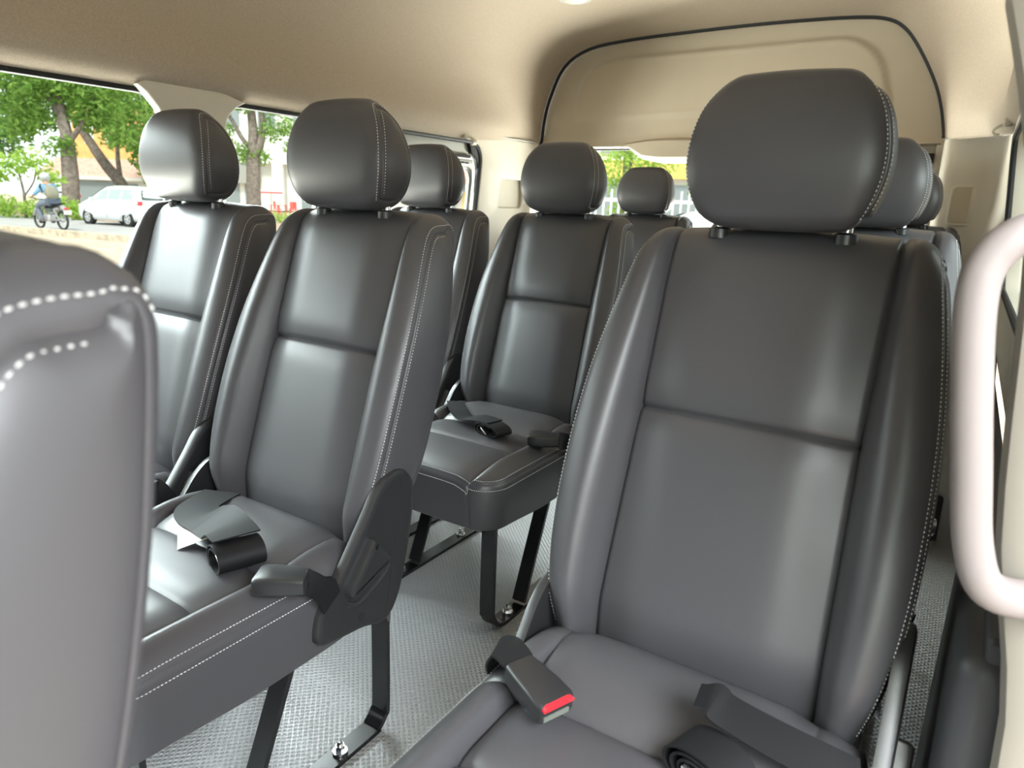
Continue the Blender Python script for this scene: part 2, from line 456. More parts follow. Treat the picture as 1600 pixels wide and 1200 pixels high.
def make_headrest(parent):
    pts = [(.146, .942), (.135, .970), (.131, 1.005), (.134, 1.045), (.143, 1.082), (.158, 1.106), (.182, 1.108), (.206, 1.088), (.224, 1.052),
           (.233, 1.01), (.232, .968), (.218, .940), (.192, .933), (.165, .934)]
    prof = catmull(pts, True, 12)
    H = [(.93, .089), (.95, .100), (.975, .109), (1.0, .1135), (1.03, .113), (1.06, .107), (1.08, .099), (1.095, .089), (1.112, .076)]
    pad = Pad(prof, None, None, None, None, .005)
    pad.h = lambda d, q: pad.hyz(q[0], q[1])
    def disp(d, q, x, hh, ww):
        u = x/hh; o = .004*(1-u*u)
        k = max(0, (u-.70)/.30); o += -.013*(1-math.sqrt(max(0, 1-k*k)))
        if hh-x < .002: o += -.001*(1-(hh-x)/.002)
        return o
    pad.disp = disp
    pad.med = lambda q: (.183+.004*(q[0]-.183), 1.01+.004*(q[1]-1.01))
    pad.hyz = lambda y, z: smooth_tab(H, z)-(.006*sstep(.16, .26, y))
    ia = max(range(len(prof)), key=lambda i: prof[i][1]); ib = min(range(len(prof)), key=lambda i: prof[i][1]); pad.dA = pad.L[ia]+.012; pad.dB = pad.L[ib]-pad.total
    rows = frange(0, pad.total-.008, .0085)
    pc = [0, .15, .3, .45, .58, .68, .75, .8, .85, .89, .925, .95, .968, .982, .992, 1]
    o = pad.build('headrest', rows, pc, None, parent, M['leather'])
    pad.stitch('headrest_stitching', .0, pad.total*.62, o, .003, .0055)
    for sx in (-1, 1):
        b = MB(); b.tube([(sx*.0764, .196, .90), (sx*.0764, .196, .955)], .0062, 12); b.build('headrest_post', M['steel'], o)
        b = MB(); b.tube([(sx*.0764, .192, .917), (sx*.0764, .192, .9285), (sx*.0764, .192, .931)], [.014, .0135, .010], 20)
        b.build('post_guide', M['plastic'], o)
    return o

def make_cushion(parent):
    yF, yR, hw, rc = -.432, .06, .207, .055
    w = .152
    ZE = .385
    def hx(y):
        hh = hw-.012*sstep(-.1, .06, y)
        if y < yF+rc:
            t = (yF+rc-y)/rc; hh = hw-rc+rc*math.sqrt(max(0, 1-t*t))
        return hh
    def height(x, y):
        hh = hx(y); ww = min(w, hh*.93)
        fr = sstep(yF+.10, yF+.02, y)
        zp = .399+.004*math.cos((y+.25)*4)
        if y > -.15: zp = .398+.024*math.sin(min(PI, PI*(y+.15)/.22))
        if y > -.035: zp -= 10*(y+.035)**2
        e = abs(y+.15); zp -= .004*math.exp(-(e/.012)**2)+.003*math.exp(-(e/.003)**2)
        e = abs(y+.265); 
        k = max(0, (yF+.085-y)/.085); frd = .022*(1-math.sqrt(max(0, 1-k*k)))
        if x <= ww:
            t = x/ww
            z = zp+.006*(1-t**4)
            z -= (.004*math.exp(-(e/.014)**2)+.005*math.exp(-(e/.003)**2))
            z -= .006*math.exp(-((ww-x)/.003)**2)*(1 if y < -.10 else sstep(.0, -.10, y))
            z -= .006*sstep(.75, 1, t)
            return z-frd if y < yF+.085 else z
        u = (x-ww)/max(hh-ww, 1e-4)
        bol = .019*(1-sstep(-.16, 0, y))*(1-.45*fr)
        z = zp-.006+bol*(1-(1-min(1, u/.4))**2)
        z -= .006*math.exp(-((x-ww)/.003)**2)*(1 if y < -.10 else sstep(.0, -.10, y))
        zz = z-(frd if y < yF+.085 else 0)
        k = max(0, (u-.2)/.8); t = .75*k*k+.25*(1-math.sqrt(max(0, 1-k*k)))
        return zz+(min(ZE, zz)-zz)*t
    def top(x, y): return Vector((x, y, height(abs(x), y)))
    rows = [yF+.0005, yF+.003, yF+.007, yF+.013, yF+.021, yF+.03, yF+.042, yF+.055, yF+.07, yF+.085, yF+.10, yF+.118, yF+.134, yF+.147,
            -.277, -.272, -.2685, -.2665, -.265, -.2635, -.2615, -.258, -.252, -.243, -.23, -.215, -.2, -.185, -.172, -.164, -.158, -.154, -.1515, -.15, -.1485, -.146, -.142, -.135, -.125, -.11, -.095,
            -.08, -.06, -.04, -.02, 0, .02, .04, yR]
    pc = [0, .2, .4, .55, .68, .78, .86, .92, .955, .975, .99, 1]
    bc = [.025, .06, .12, .2, .3, .4, .5, .6, .7, .78, .85, .9, .94, .97, .985, 1]
    mb = MB(); G = []
    for y in rows:
        hh = hx(y); ww = min(w, hh*.93)
        xs = [ww*c for c in pc]+[ww+(hh-ww)*b for b in bc]
        G.append([top(x, y) for x in [-x for x in xs[:0:-1]]+xs])
    mb.grid(G)
    loop = [r[0] for r in G[::-1]]+G[0][1:-1]+[r[-1] for r in G]
    # outward normals in plan
    nr = []
    for i, p in enumerate(loop):
        a = loop[max(i-1, 0)]; b = loop[min(i+1, len(loop)-1)]
        t = Vector((b.x-a.x, b.y-a.y, 0)); t = t.normalized() if t.length else Vector((0, 1, 0))
        nr.append(Vector((t.y, -t.x, 0)))
    c = Vector((0, -.15, 0))
    for i, p in enumerate(loop):
        if nr[i].dot(Vector((p.x, p.y+.15, 0))) < 0: nr[i] = -nr[i]
    def side(i, k):
        p = loop[i]; n = nr[i]; zb = .276-.012*sstep(-.4, -.2, p.y)
        prof = [(-.0012, 0), (.002, -.003), (.004, -.008), (.006, -.016), (.008, -.03), (.008, -.05), (.006, -.075)]
        if k < len(prof): return p+n*prof[k][0]+Vector((0, 0, prof[k][1]))
        q = [(.002, .006), (-.006, 0), (-.03, -.002), (-.10, -.002)][k-len(prof)]
        v = p+n*q[0]; v.z = zb+q[1]; return v
    mb.grid([[side(i, k) for k in range(11)] for i in range(len(loop))])
    o = mb.build('cushion', M['leather'], parent)
    st = MB()
    idx = [i for i, p in enumerate(loop) if p.y < -.08]
    P = [loop[i]+nr[i]*.006+Vector((0, 0, -.013)) for i in idx]; N = [(nr[i]+Vector((0, 0, .35))).normalized() for i in idx]
    P = [p+n*.0008 for p, n in zip(P, N)]
    stitches(st, P, N)
    P = []; N = []
    for i in idx:
        p = loop[i]; n = nr[i]
        if abs(n.y) > .8: v = top(p.x, p.y+.0035)
        else:
            v2 = p-n*.0035; v = top(v2.x, v2.y)
        P.append(v+Vector((0, 0, .0006))+n*.0004); N.append((n*.6+Vector((0, 0, 1))).normalized())
    stitches(st, P, N)
    st.build('cushion_stitching', M['thread'], o, smooth=False)
    pn = MB(); pn.box((0, -.17, .268), (.36, .42, .02)); pn.build('seat_pan', M['frame'], parent, bevel=.004)
    return o

def extrude_poly(mb, poly, x0, x1):
    n = len(poly)
    mb.add([(x0, y, z) for y, z in poly]+[(x1, y, z) for y, z in poly],
           [tuple(range(n))[::-1], tuple(range(n, 2*n))]+[(i, (i+1) % n, n+(i+1) % n, n+i) for i in range(n)])

def domed(mb, poly, x0, x1, sg=1, edge=.006):
    """extruded outline whose outer rim is rounded over"""
    n = len(poly)
    cen = Vector((sum(p[0] for p in poly)/n, sum(p[1] for p in poly)/n))
    A = sum(poly[i][0]*poly[(i+1) % n][1]-poly[(i+1) % n][0]*poly[i][1] for i in range(n))
    nrm = []
    for i in range(n):
        a = Vector(poly[i-1]); b = Vector(poly[(i+1) % n]); t = (b-a).normalized()
        nrm.append(Vector((-t.y, t.x))*(1 if A > 0 else -1))
    rings = []
    for (ins, dx) in ((0, 0), (0, (x1-x0)-edge), (edge*.3, (x1-x0)-edge*.3), (edge, x1-x0), (edge*1.6, x1-x0)):
        rings.append([(sg*(x0+dx), poly[i][0]+nrm[i].x*ins, poly[i][1]+nrm[i].y*ins) for i in range(n)])
    o = len(mb.v); mb.grid(rings, closed_v=True)
    k = o+(len(rings)-1)*n
    mb.f.append(tuple(k+i for i in range(n))); mb.f.append(tuple(o+i for i in range(n))[::-1])

COVER = [(-.127, .290), (-.120, .345), (-.100, .368), (-.075, .385), (-.055, .410), (-.034, .438), (-.010, .470), (.008, .498), (.032, .519), (.060, .526), (.084, .515), (.099, .490),
         (.098, .45), (.090, .40), (.078, .35), (.062, .30), (.040, .268), (.012, .262), (-.020, .276)]
def make_cover(parent, sg):
    poly = round_poly(COVER, .03, 3)
    if sg < 0: poly = round_poly([(-.127, .290), (-.120, .345), (-.100, .368), (-.075, .385), (-.055, .408), (-.030, .440), (.0, .462), (.035, .468), (.065, .45), (.078, .40), (.078, .35), (.062, .30), (.040, .268), (.012, .262), (-.020, .276)], .03, 3)
    mb = MB(); domed(mb, poly, .207 if sg > 0 else .198, .225 if sg > 0 else .215, sg, .008)
    o = mb.build('recliner_cover', M['plastic'], parent)
    if sg > 0:
        lv = [(-.008, .430), (.028, .384), (.016, .372), (-.012, .366), (-.044, .350), (-.066, .352), (-.066, .366), (-.050, .385), (-.028, .412), (-.014, .432)]
        l = MB(); domed(l, round_poly(lv, .012, 3), .219, .241, 1, .007); l.build('recliner_lever', M['plastic'], o)
        g = MB()
        g.tube(catmull([(.2235, .034, .380), (.2255, .024, .360), (.226, -.01, .342), (.226, -.042, .331), (.2245, -.064, .340)], False, 6), .005, 8)
        g.build('lever_guard', M['plastic'], o)
        hle = MB(); hle.cyl((.2245, -.032, .301), .0075, .003, 'X', 16); hle.build('cover_hole', M['rubber'], o)
    return o

def make_leg(parent, x):
    o = MB()
    path = [(x, -.372, .285), (x, -.372, .07), (x, -.366, .040), (x, -.350, .018), (x, -.325, .008), (x, -.28, .0055), (x, .02, .0055), (x, .05, .010), (x, .068, .028), (x, .074, .055), (x, .074, .285)]
    o.strap(catmull(path, False, 4), (1, 0, 0), .036, .009)
    lg = o.build('leg', M['frame'], parent)
    b = MB(); b.strap([(x, -.125, .275), (x, -.235, .016)], (1, 0, 0), .034, .009); b.build('leg_brace', M['frame'], lg)
    for y in (-.285, -.03):
        b = MB(); b.cyl((x, y, .0125), .013, .004, 'Z', 20); b.cyl((x, y, .0195), .0085, .011, 'Z', 6)
        b.tube([(x, y, .02), (x, y, .028), (x, y, .030)], [.0055, .0055, .003], 10)
        b.build('leg_bolt', M['steel'], lg)
    return lg

def make_seat():
    s = empty('van_seat', (0, 0, 0), 'seat', 'seat')
    make_cushion(s); make_backrest(s); make_headrest(s)
    make_cover(s, 1); make_cover(s, -1)
    make_leg(s, .165); make_leg(s, -.165)
    b = MB()
    for y in (-.372, .074):
        b = MB(); b.box((0, y, .272), (.36, .03, .018)); b.build('cross_rail', M['frame'], s)
    return s
GROUP = 'charcoal leather van seats in rows'
SEATS = [
    ('front_left', -.468, -.085, 'charcoal seat in the blurred left foreground, only its backrest side showing'),
    ('A', -.946, .75, 'charcoal aisle seat left of the aisle, round recliner cover and lever facing the aisle'),
    ('B', -1.415, .75, 'charcoal window seat at the left, behind the blurred seat and against the street window'),
    ('D', -.204, .75, 'largest charcoal seat, at right, with a red-buttoned buckle on its cushion'),
    ('C', -.946, 1.541, 'charcoal aisle seat in the second row with black legs standing in the aisle'),
    ('E', -1.415, 1.541, 'charcoal window seat partly hidden behind the aisle seat, beside the awning-shop window'),
    ('G', -.204, 1.541, 'charcoal seat directly behind the largest right seat, only its right edge showing'),
    ('F', -1.146, 2.606, 'charcoal back-row seat whose headrest stands before the rear window'),
    ('H', -.22, 2.606, 'charcoal back-row seat farthest right, headrest beside the screwed tailgate strip'),
    ('I', -.683, 2.606, 'charcoal back-row seat hidden behind the headrest of the largest seat'),
]
proto = make_seat()
seat_ob = {}
for i, (k, x, y, lab) in enumerate(SEATS):
    o = proto if i == 0 else copy_tree(proto)
    o.location = (x, y, 0); tag(o, lab, 'seat', GROUP); seat_ob[k] = (x, y)
bpy.context.view_layer.update()
# ------------------------------------------------------------------ van shell
XL, XR, YB, YE = -1.83, 0.07, -3.0, 3.06
XC0 = (XL+XR)/2
def tumL(z): return XL-.10*(1.2-z) if z < 1.2 else XL
def tumR(z): return XR+.10*(1.0-z)
fl = MB(); fl.box(((XL-.1+XR+.05)/2, (YB+YE)/2+.03, -.02), (XR-XL+.15, YE-YB+.06, .04)); struct(fl.build('floor', M['floor'], smooth=False))

def win(y0, y1, z0, z1, r=.07): return rrect(y1-y0, z1-z0, r, 6, (y0+y1)/2, (z0+z1)/2)
WL = [(-.55, 1.165, .74, 1.20), (1.30, 1.70, .74, 1.20), (1.80, 2.60, .74, 1.20), (-2.3, -.75, .74, 1.20)]
WNAME = [1, 2, 3, 6]
pocketL = rrect(.20, .125, .018, 4, 2.86, .995)
o = plate('wall_left', rrect(YE-YB, 1.235, .005, 1, (YB+YE)/2, .6175), [win(*w, .085) for w in WL]+[pocketL], .05, lambda u, v, w: (tumL(v)-.05+w, u, v), M['trim'], bevel=.008)
struct(o)
b = MB(); b.box((XL-.045, 2.86, .995), (.012, .24, .16)); struct(b.build('trim_1', M['trim'], smooth=False), 'shallow pocket in the left rear pillar')
k = plate('wall_left_lower', rrect(YE-YB, .60, .005, 1, (YB+YE)/2, .30), [], .03, lambda u, v, w: (tumL(v)+.001+w, u, v), M['black_trim'], bevel=.006); k.name = 'baseboard_left'; struct(k)
def seal(name, y0, y1, z0, z1, xf, r=.085, rad=.011):
    s = MB(); pts = [(xf(v), u, v) for u, v in rrect(y1-y0, z1-z0, r, 8, (y0+y1)/2, (z0+z1)/2)]
    pts.append(pts[0]); pts.append(pts[1]); s.tube(pts, rad, 8, False); return s
for i, w in enumerate(WL):
    g = plate('window_%d' % WNAME[i], win(w[0]-.01, w[1]+.01, w[2]-.01, w[3]+.01, .09), [], .004, lambda u, v, ww: (tumL(v)-.055+ww, u, v), M['glass'])
    struct(g)
    s = seal('seal', w[0]+.002, w[1]-.002, w[2]+.002, w[3]-.002, lambda z: tumL(z)-.012).build('window_seal', M['rubber'], g)

# fittings in the top of the third left window: grey header, dark slots, sliding-frame bar
hd = plate('header', [(1.75, 1.135), (2.50, 1.135), (2.56, 1.15), (2.585, 1.19), (2.585, 1.215), (1.75, 1.215)], [], .01, lambda u, v, w: (tumL(v)-.035+w, u, v), M['trim_grey'], bevel=.002)
hd.name = 'trim_2'; struct(hd, 'grey header panel over the third left window')
b = MB()
for (y0, y1) in ((1.80, 2.10), (2.28, 2.53)): b.box((XL-.026, (y0+y1)/2, 1.137), (.016, y1-y0, .012))
b.build('dark_slot', M['rubber'], hd, smooth=False)
b = MB(); b.box((XL-.030, 2.16, 1.112), (.022, .78, .026)); b.build('slide_bar', M['alu'], hd, bevel=.004)
b = MB()
for y in (2.44, 2.475, 2.505): b.box((XL-.0185, y, 1.11), (.003, .022, .006))
b.build('bar_slot', M['rubber'], hd, smooth=False)
fr3 = plate('sliding_frame', win(1.75, 2.59, .75, 1.10, .05), [win(1.78, 2.565, .78, 1.085, .05)], .012, lambda u, v, w: (tumL(v)-.046+w, u, v), M['alu'], bevel=.002)
fr3.name = 'trim_3'; struct(fr3, 'grey sliding frame of the third left window')
cn = plate('corner', [(2.50, 1.205), (2.615, 1.205), (2.615, .99), (2.597, .99), (2.592, 1.08), (2.57, 1.13), (2.53, 1.15)], [], .022, lambda u, v, w: (tumL(v)-.03+w, u, v), M['rubber'], bevel=.004)
cn.name = 'trim_4'; struct(cn, 'black rubber corner of the third left window')

# ceiling: headliner lofted along the van; it narrows to the frame round the tail panel
SEC = [(-.985, 1.199), (-.955, 1.198), (-.932, 1.204), (-.905, 1.224), (-.887, 1.246), (-.881, 1.266), (-.883, 1.30), (-.889, 1.36), (-.884, 1.44), (-.842, 1.55), (-.75, 1.64), (-.60, 1.690), (-.35, 1.715), (0, 1.722)]
XC = (XL+XR)/2
secL = [(XC+x-.012, z) for x, z in SEC]
secR = [(XC-x+.012, z) for x, z in SEC[::-1]][1:]
main = catmull(secL+secR, False, 4)
# outline of the tail opening (measured, slightly larger than the panel)
OPEN = [(-1.86, 1.20), (-1.845, 1.21), (-1.842, 1.225), (-1.836, 1.25), (-1.832, 1.29), (-1.826, 1.34), (-1.800, 1.44), (-1.730, 1.575), (-1.600, 1.645), (-1.40, 1.668), (-1.15, 1.676), (-.90, 1.680),
        (-.70, 1.679), (-.50, 1.672), (-.385, 1.655), (-.315, 1.610), (-.250, 1.52), (-.195, 1.42), (-.165, 1.34), (-.152, 1.29), (-.143, 1.25), (-.140, 1.225), (-.10, 1.22)]
opening = catmull(OPEN, False, 4)
n = min(len(main), len(opening))
def resample(p, n):
    L = [0]
    for a, b in zip(p, p[1:]): L.append(L[-1]+math.hypot(b[0]-a[0], b[1]-a[1]))
    out = []
    for i in range(n):
        d = L[-1]*i/(n-1); j = 0
        while j < len(L)-2 and L[j+1] < d: j += 1
        t = (d-L[j])/max(L[j+1]-L[j], 1e-9); out.append((p[j][0]+(p[j+1][0]-p[j][0])*t, p[j][1]+(p[j+1][1]-p[j][1])*t))
    return out
N = 120
mn = [main[round(i*(len(main)-1)/(N-1))] for i in range(N)] if False else resample(main, N)
on = resample(opening, N)
mb = MB(); R = []
ys = [YB, -2, -1, -.5, 0, .6, 1.2, 1.8, 2.2]+[2.3+.06*i for i in range(13)]+[3.05, 3.075]
for y in ys:
    t = sstep(2.35, 3.06, y)**1.3
    R.append([(a[0]+(b_[0]-a[0])*t, y, a[1]+(b_[1]-a[1])*t) for a, b_ in zip(mn, on)])
mb.grid(R)
# outer skin so that no daylight leaks through
mb.grid([[(x+(.12 if x > XC else -.12)*abs(x-XC)/.95, y, z+.06) for x, y, z in r] for r in R])
struct(mb.build('ceiling', M['liner'], recalc=False))

# pillar trim between the first two left windows
pl = [(1.065, 1.205), (1.09, 1.224), (1.14, 1.236), (1.19, 1.236), (1.30, 1.222), (1.385, 1.200), (1.355, 1.185), (1.33, 1.16), (1.312, 1.11), (1.302, 1.0), (1.30, .62), (1.165, .62), (1.155, 1.0), (1.145, 1.10), (1.122, 1.155), (1.09, 1.188)]
o = plate('pillar_trim', pl, [], .035, lambda u, v, w: (tumL(v)-.012+w, u, v), M['trim'], bevel=.008); o.name = 'trim_5'; struct(o, 'cream pillar trim between the first two left windows')

# left rear seam line and right rear pillar
b = MB(); b.tube([(XL+.006, 2.62, 1.232), (XL+.006, 3.04, 1.236)], .003, 6); struct(b.build('trim_6', M['trim_grey']), 'seam above the left rear pillar')
def pilR(t, z):   # horizontal section of the right rear pillar
    P = catmull([(-.142, 3.12), (-.138, 3.02), (-.126, 2.965), (-.095, 2.938), (-.03, 2.925), (.015, 2.90), (.045, 2.84), (tumR(z), 2.70), (tumR(z)+.01, 2.58)], False, 5)
    return P
mb = MB(); mb.grid([[(x, y, z) for x, y in pilR(0, z)] for z in (.0, .3, .6, .9, 1.1, 1.222)])
o = mb.build('wall_right_rear', M['trim'], recalc=False); o.name = 'trim_7'; struct(o, 'cream right rear pillar')
fn = lambda u, v, w: (u, 2.921-w+.0*(u), v)
o = plate('pocket_frame', rrect(.092, .135, .016, 5, -.042, 1.0), [rrect(.078, .12, .012, 5, -.042, 1.0)], .006, lambda u, v, w: (u, 2.928-w-.28*(u+.042)**2*0, v), M['trim'], bevel=.002)
o.name = 'trim_8'; struct(o, 'rim of the pocket in the right rear pillar')
b = MB(); b.box((-.042, 2.927, 1.0), (.08, .006, .122)); b.build('pocket_floor', M['liner_rear'], o, smooth=False)
b = MB(); b.box((-.012, 2.922, 1.0), (.026, .006, .11)); b.build('pocket_step', M['trim'], o, bevel=.002)

# right wall with its rear side window, seen along its length
WR = (1.05, 2.56, .76, 1.185)
o = plate('wall_right', rrect(2.72-.70, .66, .005, 1, (2.72+.70)/2, .905), [win(*WR, .07)], .05, lambda u, v, w: (tumR(v)+.05-w, u, v), M['trim'], bevel=.008); struct(o)
g = plate('window_4', win(WR[0]-.01, WR[1]+.01, WR[2]-.01, WR[3]+.01), [], .004, lambda u, v, w: (tumR(v)+.05+w, u, v), M['glass']); struct(g)
seal('seal', *WR, lambda z: tumR(z)+.004, .07, .008).build('window_seal', M['rubber'], g)
o = plate('baseboard_right', rrect(2.95-.68, .60, .005, 1, (2.95+.68)/2, .30), [], .03, lambda u, v, w: (tumR(v)-.012-w, u, v), M['black_trim'], bevel=.006); struct(o)
b = MB(); b.box((-.06, 2.90, .30), (.2, .03, .60)); o = b.build('baseboard_rear', M['black_trim'], bevel=.004); struct(o)
o = plate('wall_right_front', rrect(2.4, 1.235, .005, 1, -1.8, .6175), [win(-2.5, -.8, .76, 1.185, .07)], .05, lambda u, v, w: (tumR(v)+.05-w, u, v), M['trim'], bevel=.008); struct(o)
b = MB(); b.box((XC0, -3.02, .36), (2.1, .04, .72)); o = b.build('wall_front', M['black_trim'], smooth=False); struct(o)
b = MB(); b.box((XC0, -3.02, 1.54), (2.1, .04, .42)); o = b.build('trim_18', M['liner'], smooth=False); struct(o, 'header over the windscreen')
g = MB(); g.box((XC0, -3.02, 1.03), (2.0, .006, .62)); struct(g.build('window_7', M['glass'], smooth=False))
# seam between ceiling and right rear pillar
b = MB(); b.tube([(-.138, 2.99, 1.224), (-.10, 2.937, 1.224), (-.03, 2.922, 1.224), (.02, 2.893, 1.224), (.05, 2.8, 1.224), (.05, 2.6, 1.224)], .0025, 6)
struct(b.build('trim_9', M['trim_grey']), 'seam above the right rear pillar')

# tail: embossed panel, gasket, header, window, tailgate strip
tp = OPEN[3:-2]
def tail_y(z): return 3.10+.0*(z-1.2)
zs_l = [(z, x) for x, z in OPEN[2:10]]; zs_r = [(z, x) for x, z in OPEN[:13:-1] if True]
topz = lambda x: smooth_tab([(-1.845, 1.2), (-1.832, 1.30), (-1.80, 1.44), (-1.73, 1.575), (-1.60, 1.645), (-1.4, 1.668), (-.9, 1.68), (-.5, 1.672), (-.385, 1.655), (-.315, 1.61), (-.25, 1.52), (-.195, 1.42), (-.152, 1.29), (-.14, 1.2)], x)
ol = [p for p in opening if p[1] > 1.218]
# panel mapped from a unit square: rows from the lower edge to the outline
mb = MB(); R = []
NU, NV = 110, 56
EMB = round_poly([(-1.66, 1.345), (-1.625, 1.545), (-1.47, 1.590), (-.50, 1.600), (-.40, 1.53), (-.345, 1.36)], [.03, .09, .05, .06, .1, .03], 6)
def seg_dist(p, poly):
    best = 9; inside = False; n = len(poly); x, y = p
    for i in range(n):
        ax, ay = poly[i]; bx, by = poly[(i+1) % n]
        dx, dy = bx-ax, by-ay; l = dx*dx+dy*dy or 1e-12; t = max(0, min(1, ((x-ax)*dx+(y-ay)*dy)/l))
        best = min(best, math.hypot(x-ax-t*dx, y-ay-t*dy))
        if (ay > y) != (by > y) and x < (bx-ax)*(y-ay)/(by-ay+1e-12)+ax: inside = not inside
    return -best if inside else best
olr = resample(ol, NU+1)
for j in range(NV+1):
    v = j/NV; row = []
    for i in range(NU+1):
        xo, zo = olr[i]; xb = -1.83+(1.68)*i/NU; zb = 1.218
        vv = v
        # straight lower edge to outline, bending at the corners
        x = xb+(xo-xb)*vv; z = zb+(zo-zb)*vv
        d = seg_dist((x, z), EMB)
        y = 3.10+.05*(z-1.22)**2*0-.010*sstep(.012, -.012, d)-.006*math.exp(-(d/.009)**2)
        low = max(0, (1.285-z)/.063); y -= .022*low**2
        row.append((x, y, z))
    R.append(row)
R.insert(0, [(x, 3.118, 1.212) for x, y, z in R[0]])
mb.grid(R)
o = mb.build('wall_rear', M['liner_rear'], recalc=False); struct(o)
b = MB(); b.tube([(x*1.0, 3.088, z) for x, z in opening[4:-6]], .0105, 8, False); struct(b.build('trim_10', M['rubber']), 'black gasket round the tail panel')
# lower tail: frame round the tail window
o = plate('tail_frame', [(-1.95, .0), (.12, .0), (.12, 1.225), (-1.95, 1.225)], [rrect(1.46, .48, .06, 6, -.985, .972)], .03, lambda u, v, w: (u, 3.15-w, v), M['trim'], bevel=.006)
o.name = 'door_1'; struct(o, 'tailgate with its window')
g = plate('window_5', rrect(1.48, .48, .06, 6, -.985, .965), [], .004, lambda u, v, w: (u, 3.145-w, v), M['glass']); struct(g)
s = MB(); P = [(u, 3.118, v) for u, v in rrect(1.46, .48, .06, 8, -.985, .972)]; s.tube(P+P[:2], .007, 8, False); s.build('window_seal', M['rubber'], g)
# backing behind the tail panel
b = MB(); b.box((-.95, 3.19, 1.51), (2.0, .02, .56)); struct(b.build('trim_11', M['trim_grey'], smooth=False), 'outer tail skin')
b = MB()
hx_ = [(-1.40, 1.232), (-1.30, 1.165), (-1.22, 1.150), (-.60, 1.150), (-.52, 1.165), (-.42, 1.232)]
hm_ = [0, .7, 1, 1, .7, 0]
b.grid([[(x, 3.112, z) for x, z in hx_], [(x, 3.085-.012*k, z) for (x, z), k in zip(hx_, hm_)], [(x*.985-.014, 3.076-.030*k, z+.022*k) for (x, z), k in zip(hx_, hm_)], [(x*.97-.03, 3.072-.02*k, 1.228+.012*k) for (x, z), k in zip(hx_, hm_)], [(x*.97-.03, 3.092, 1.236+.018*k) for (x, z), k in zip(hx_, hm_)]])
struct(b.build('trim_12', M['liner_rear']), 'wiper motor cover over the tail window')
# pale tailgate edge strip with two screws, black strut bracket
b = MB(); b.box((-.150, 3.085, 1.06), (.030, .012, .31)); o = b.build('trim_13', M['trim'], bevel=.004); struct(o, 'pale strip beside the right rear pillar')
for z in (1.118, 1.018):
    b = MB(); b.cyl((-.150, 3.077, z), .0065, .006, 'Y', 14); b.build('strip_screw', M['alu'], o)
b = MB(); b.tube(catmull([(-.30, 3.07, 1.205), (-.245, 3.07, 1.200), (-.20, 3.07, 1.175), (-.178, 3.07, 1.145)], False, 5), .013, 10)
b.box((-.18, 3.07, 1.165), (.03, .03, .035)); struct(b.build('trim_14', M['rubber']), 'black bracket at the tailgate corner')

# coat hooks, ceiling lamp, liner clips
def hook(loc, sg, label):
    h = empty('coat_hook', loc, label, 'coat hook', 'coat hooks above the rear side windows')
    b = MB(); b.box((0, 0, 0), (.02, .055, .022)); b.build('hook_base', M['trim'], h, bevel=.005)
    b = MB(); b.strap(catmull([(sg*.006, .012, -.004), (sg*.022, .012, -.012), (sg*.030, .012, -.022), (sg*.026, .012, -.030), (sg*.014, .012, -.032)], False, 4), (0, 1, 0), .024, .006); b.build('hook_arm', M['trim'], h)
hook((XL+.015, 2.46, 1.212), 1, 'cream coat hook above the third left window')
hook((.03, 2.50, 1.222), -1, 'cream coat hook above the right rear window')
lmp = empty('ceiling_lamp', (-1.385, 2.53, 1.700), 'round ceiling lamp cut by the top edge of the photo', 'ceiling lamp')
b = MB(); b.cyl((0, 0, 0), .06, .018, 'Z', 32, .056); b.build('lamp_bezel', M['trim_grey'], lmp)
b = MB(); b.ball((0, 0, -.004), .046, 24, 8, (1, 1, .35)); b.build('lamp_lens', M['trim'], lmp)

# near pillar behind the sliding-door opening, with the grab handle
mb = MB()
edge = [(.0, .105), (.42, .089), (.56, .084), (.70, .056), (.79, .046), (.96, .030), (1.05, .008), (1.11, -.010), (1.16, -.012), (1.22, .0), (1.32, .02), (1.5, .05)]
rows = []
for z in [i*.05 for i in range(31)]:
    x = smooth_tab(edge, z)
    rows.append([(x+.30, .64, z), (x+.10, .632, z), (x+.02, .632, z), (x+.004, .640, z), (x, .655, z), (x+.004, .68, z), (x+.02, .74, z), (x+.03, .84, z), (x+.2, .9, z)])
mb.grid(rows); o = mb.build('wall_pillar_right', M['pillar'], recalc=False); o.name = 'trim_15'; struct(o, 'near pillar behind the door opening')
gh = empty('grab_handle', (.05, .60, .80), 'pale pinkish grab handle, blurred, at the right edge', 'grab handle')
b = MB()
P = catmull([(.050, .035, -.125), (.026, .018, -.128), (.002, .003, -.118), (-.012, 0, -.085), (-.022, 0, -.03), (-.032, 0, .03), (-.040, 0, .09), (-.038, .003, .122), (-.022, .010, .142), (.006, .03, .150)], False, 6)
rows = []
for i, p in enumerate(P):
    t = (Vector(P[min(i+1, len(P)-1)])-Vector(P[max(i-1, 0)])).normalized(); sd = Vector((0, 1, 0)); sd = (sd-t*sd.dot(t)).normalized(); n_ = t.cross(sd)
    rows.append([Vector(p)+n_*.0135*math.copysign(abs(math.cos(a))**.8, math.cos(a))+sd*.016*math.copysign(abs(math.sin(a))**.8, math.sin(a)) for a in [2*PI*j/16 for j in range(16)]])
b.grid(rows, closed_v=True); b.build('grip', M['handle'], gh)
b = MB(); b.box((.048, .036, -.125), (.02, .03, .05)); b.box((.004, .036, .150), (.02, .03, .05)); b.build('handle_mount', M['handle'], gh, bevel=.006)
# door step and black sill trim at the right
b = MB(); b.box((.06, .42, -.16), (.34, .56, .04)); struct(b.build('trim_16', M['black_trim'], bevel=.01), 'door step')
b = MB(); b.box((.20, .82, .29), (.30, .30, .58)); struct(b.build('trim_17', M['black_trim'], bevel=.02), 'black sill trim at the door opening')

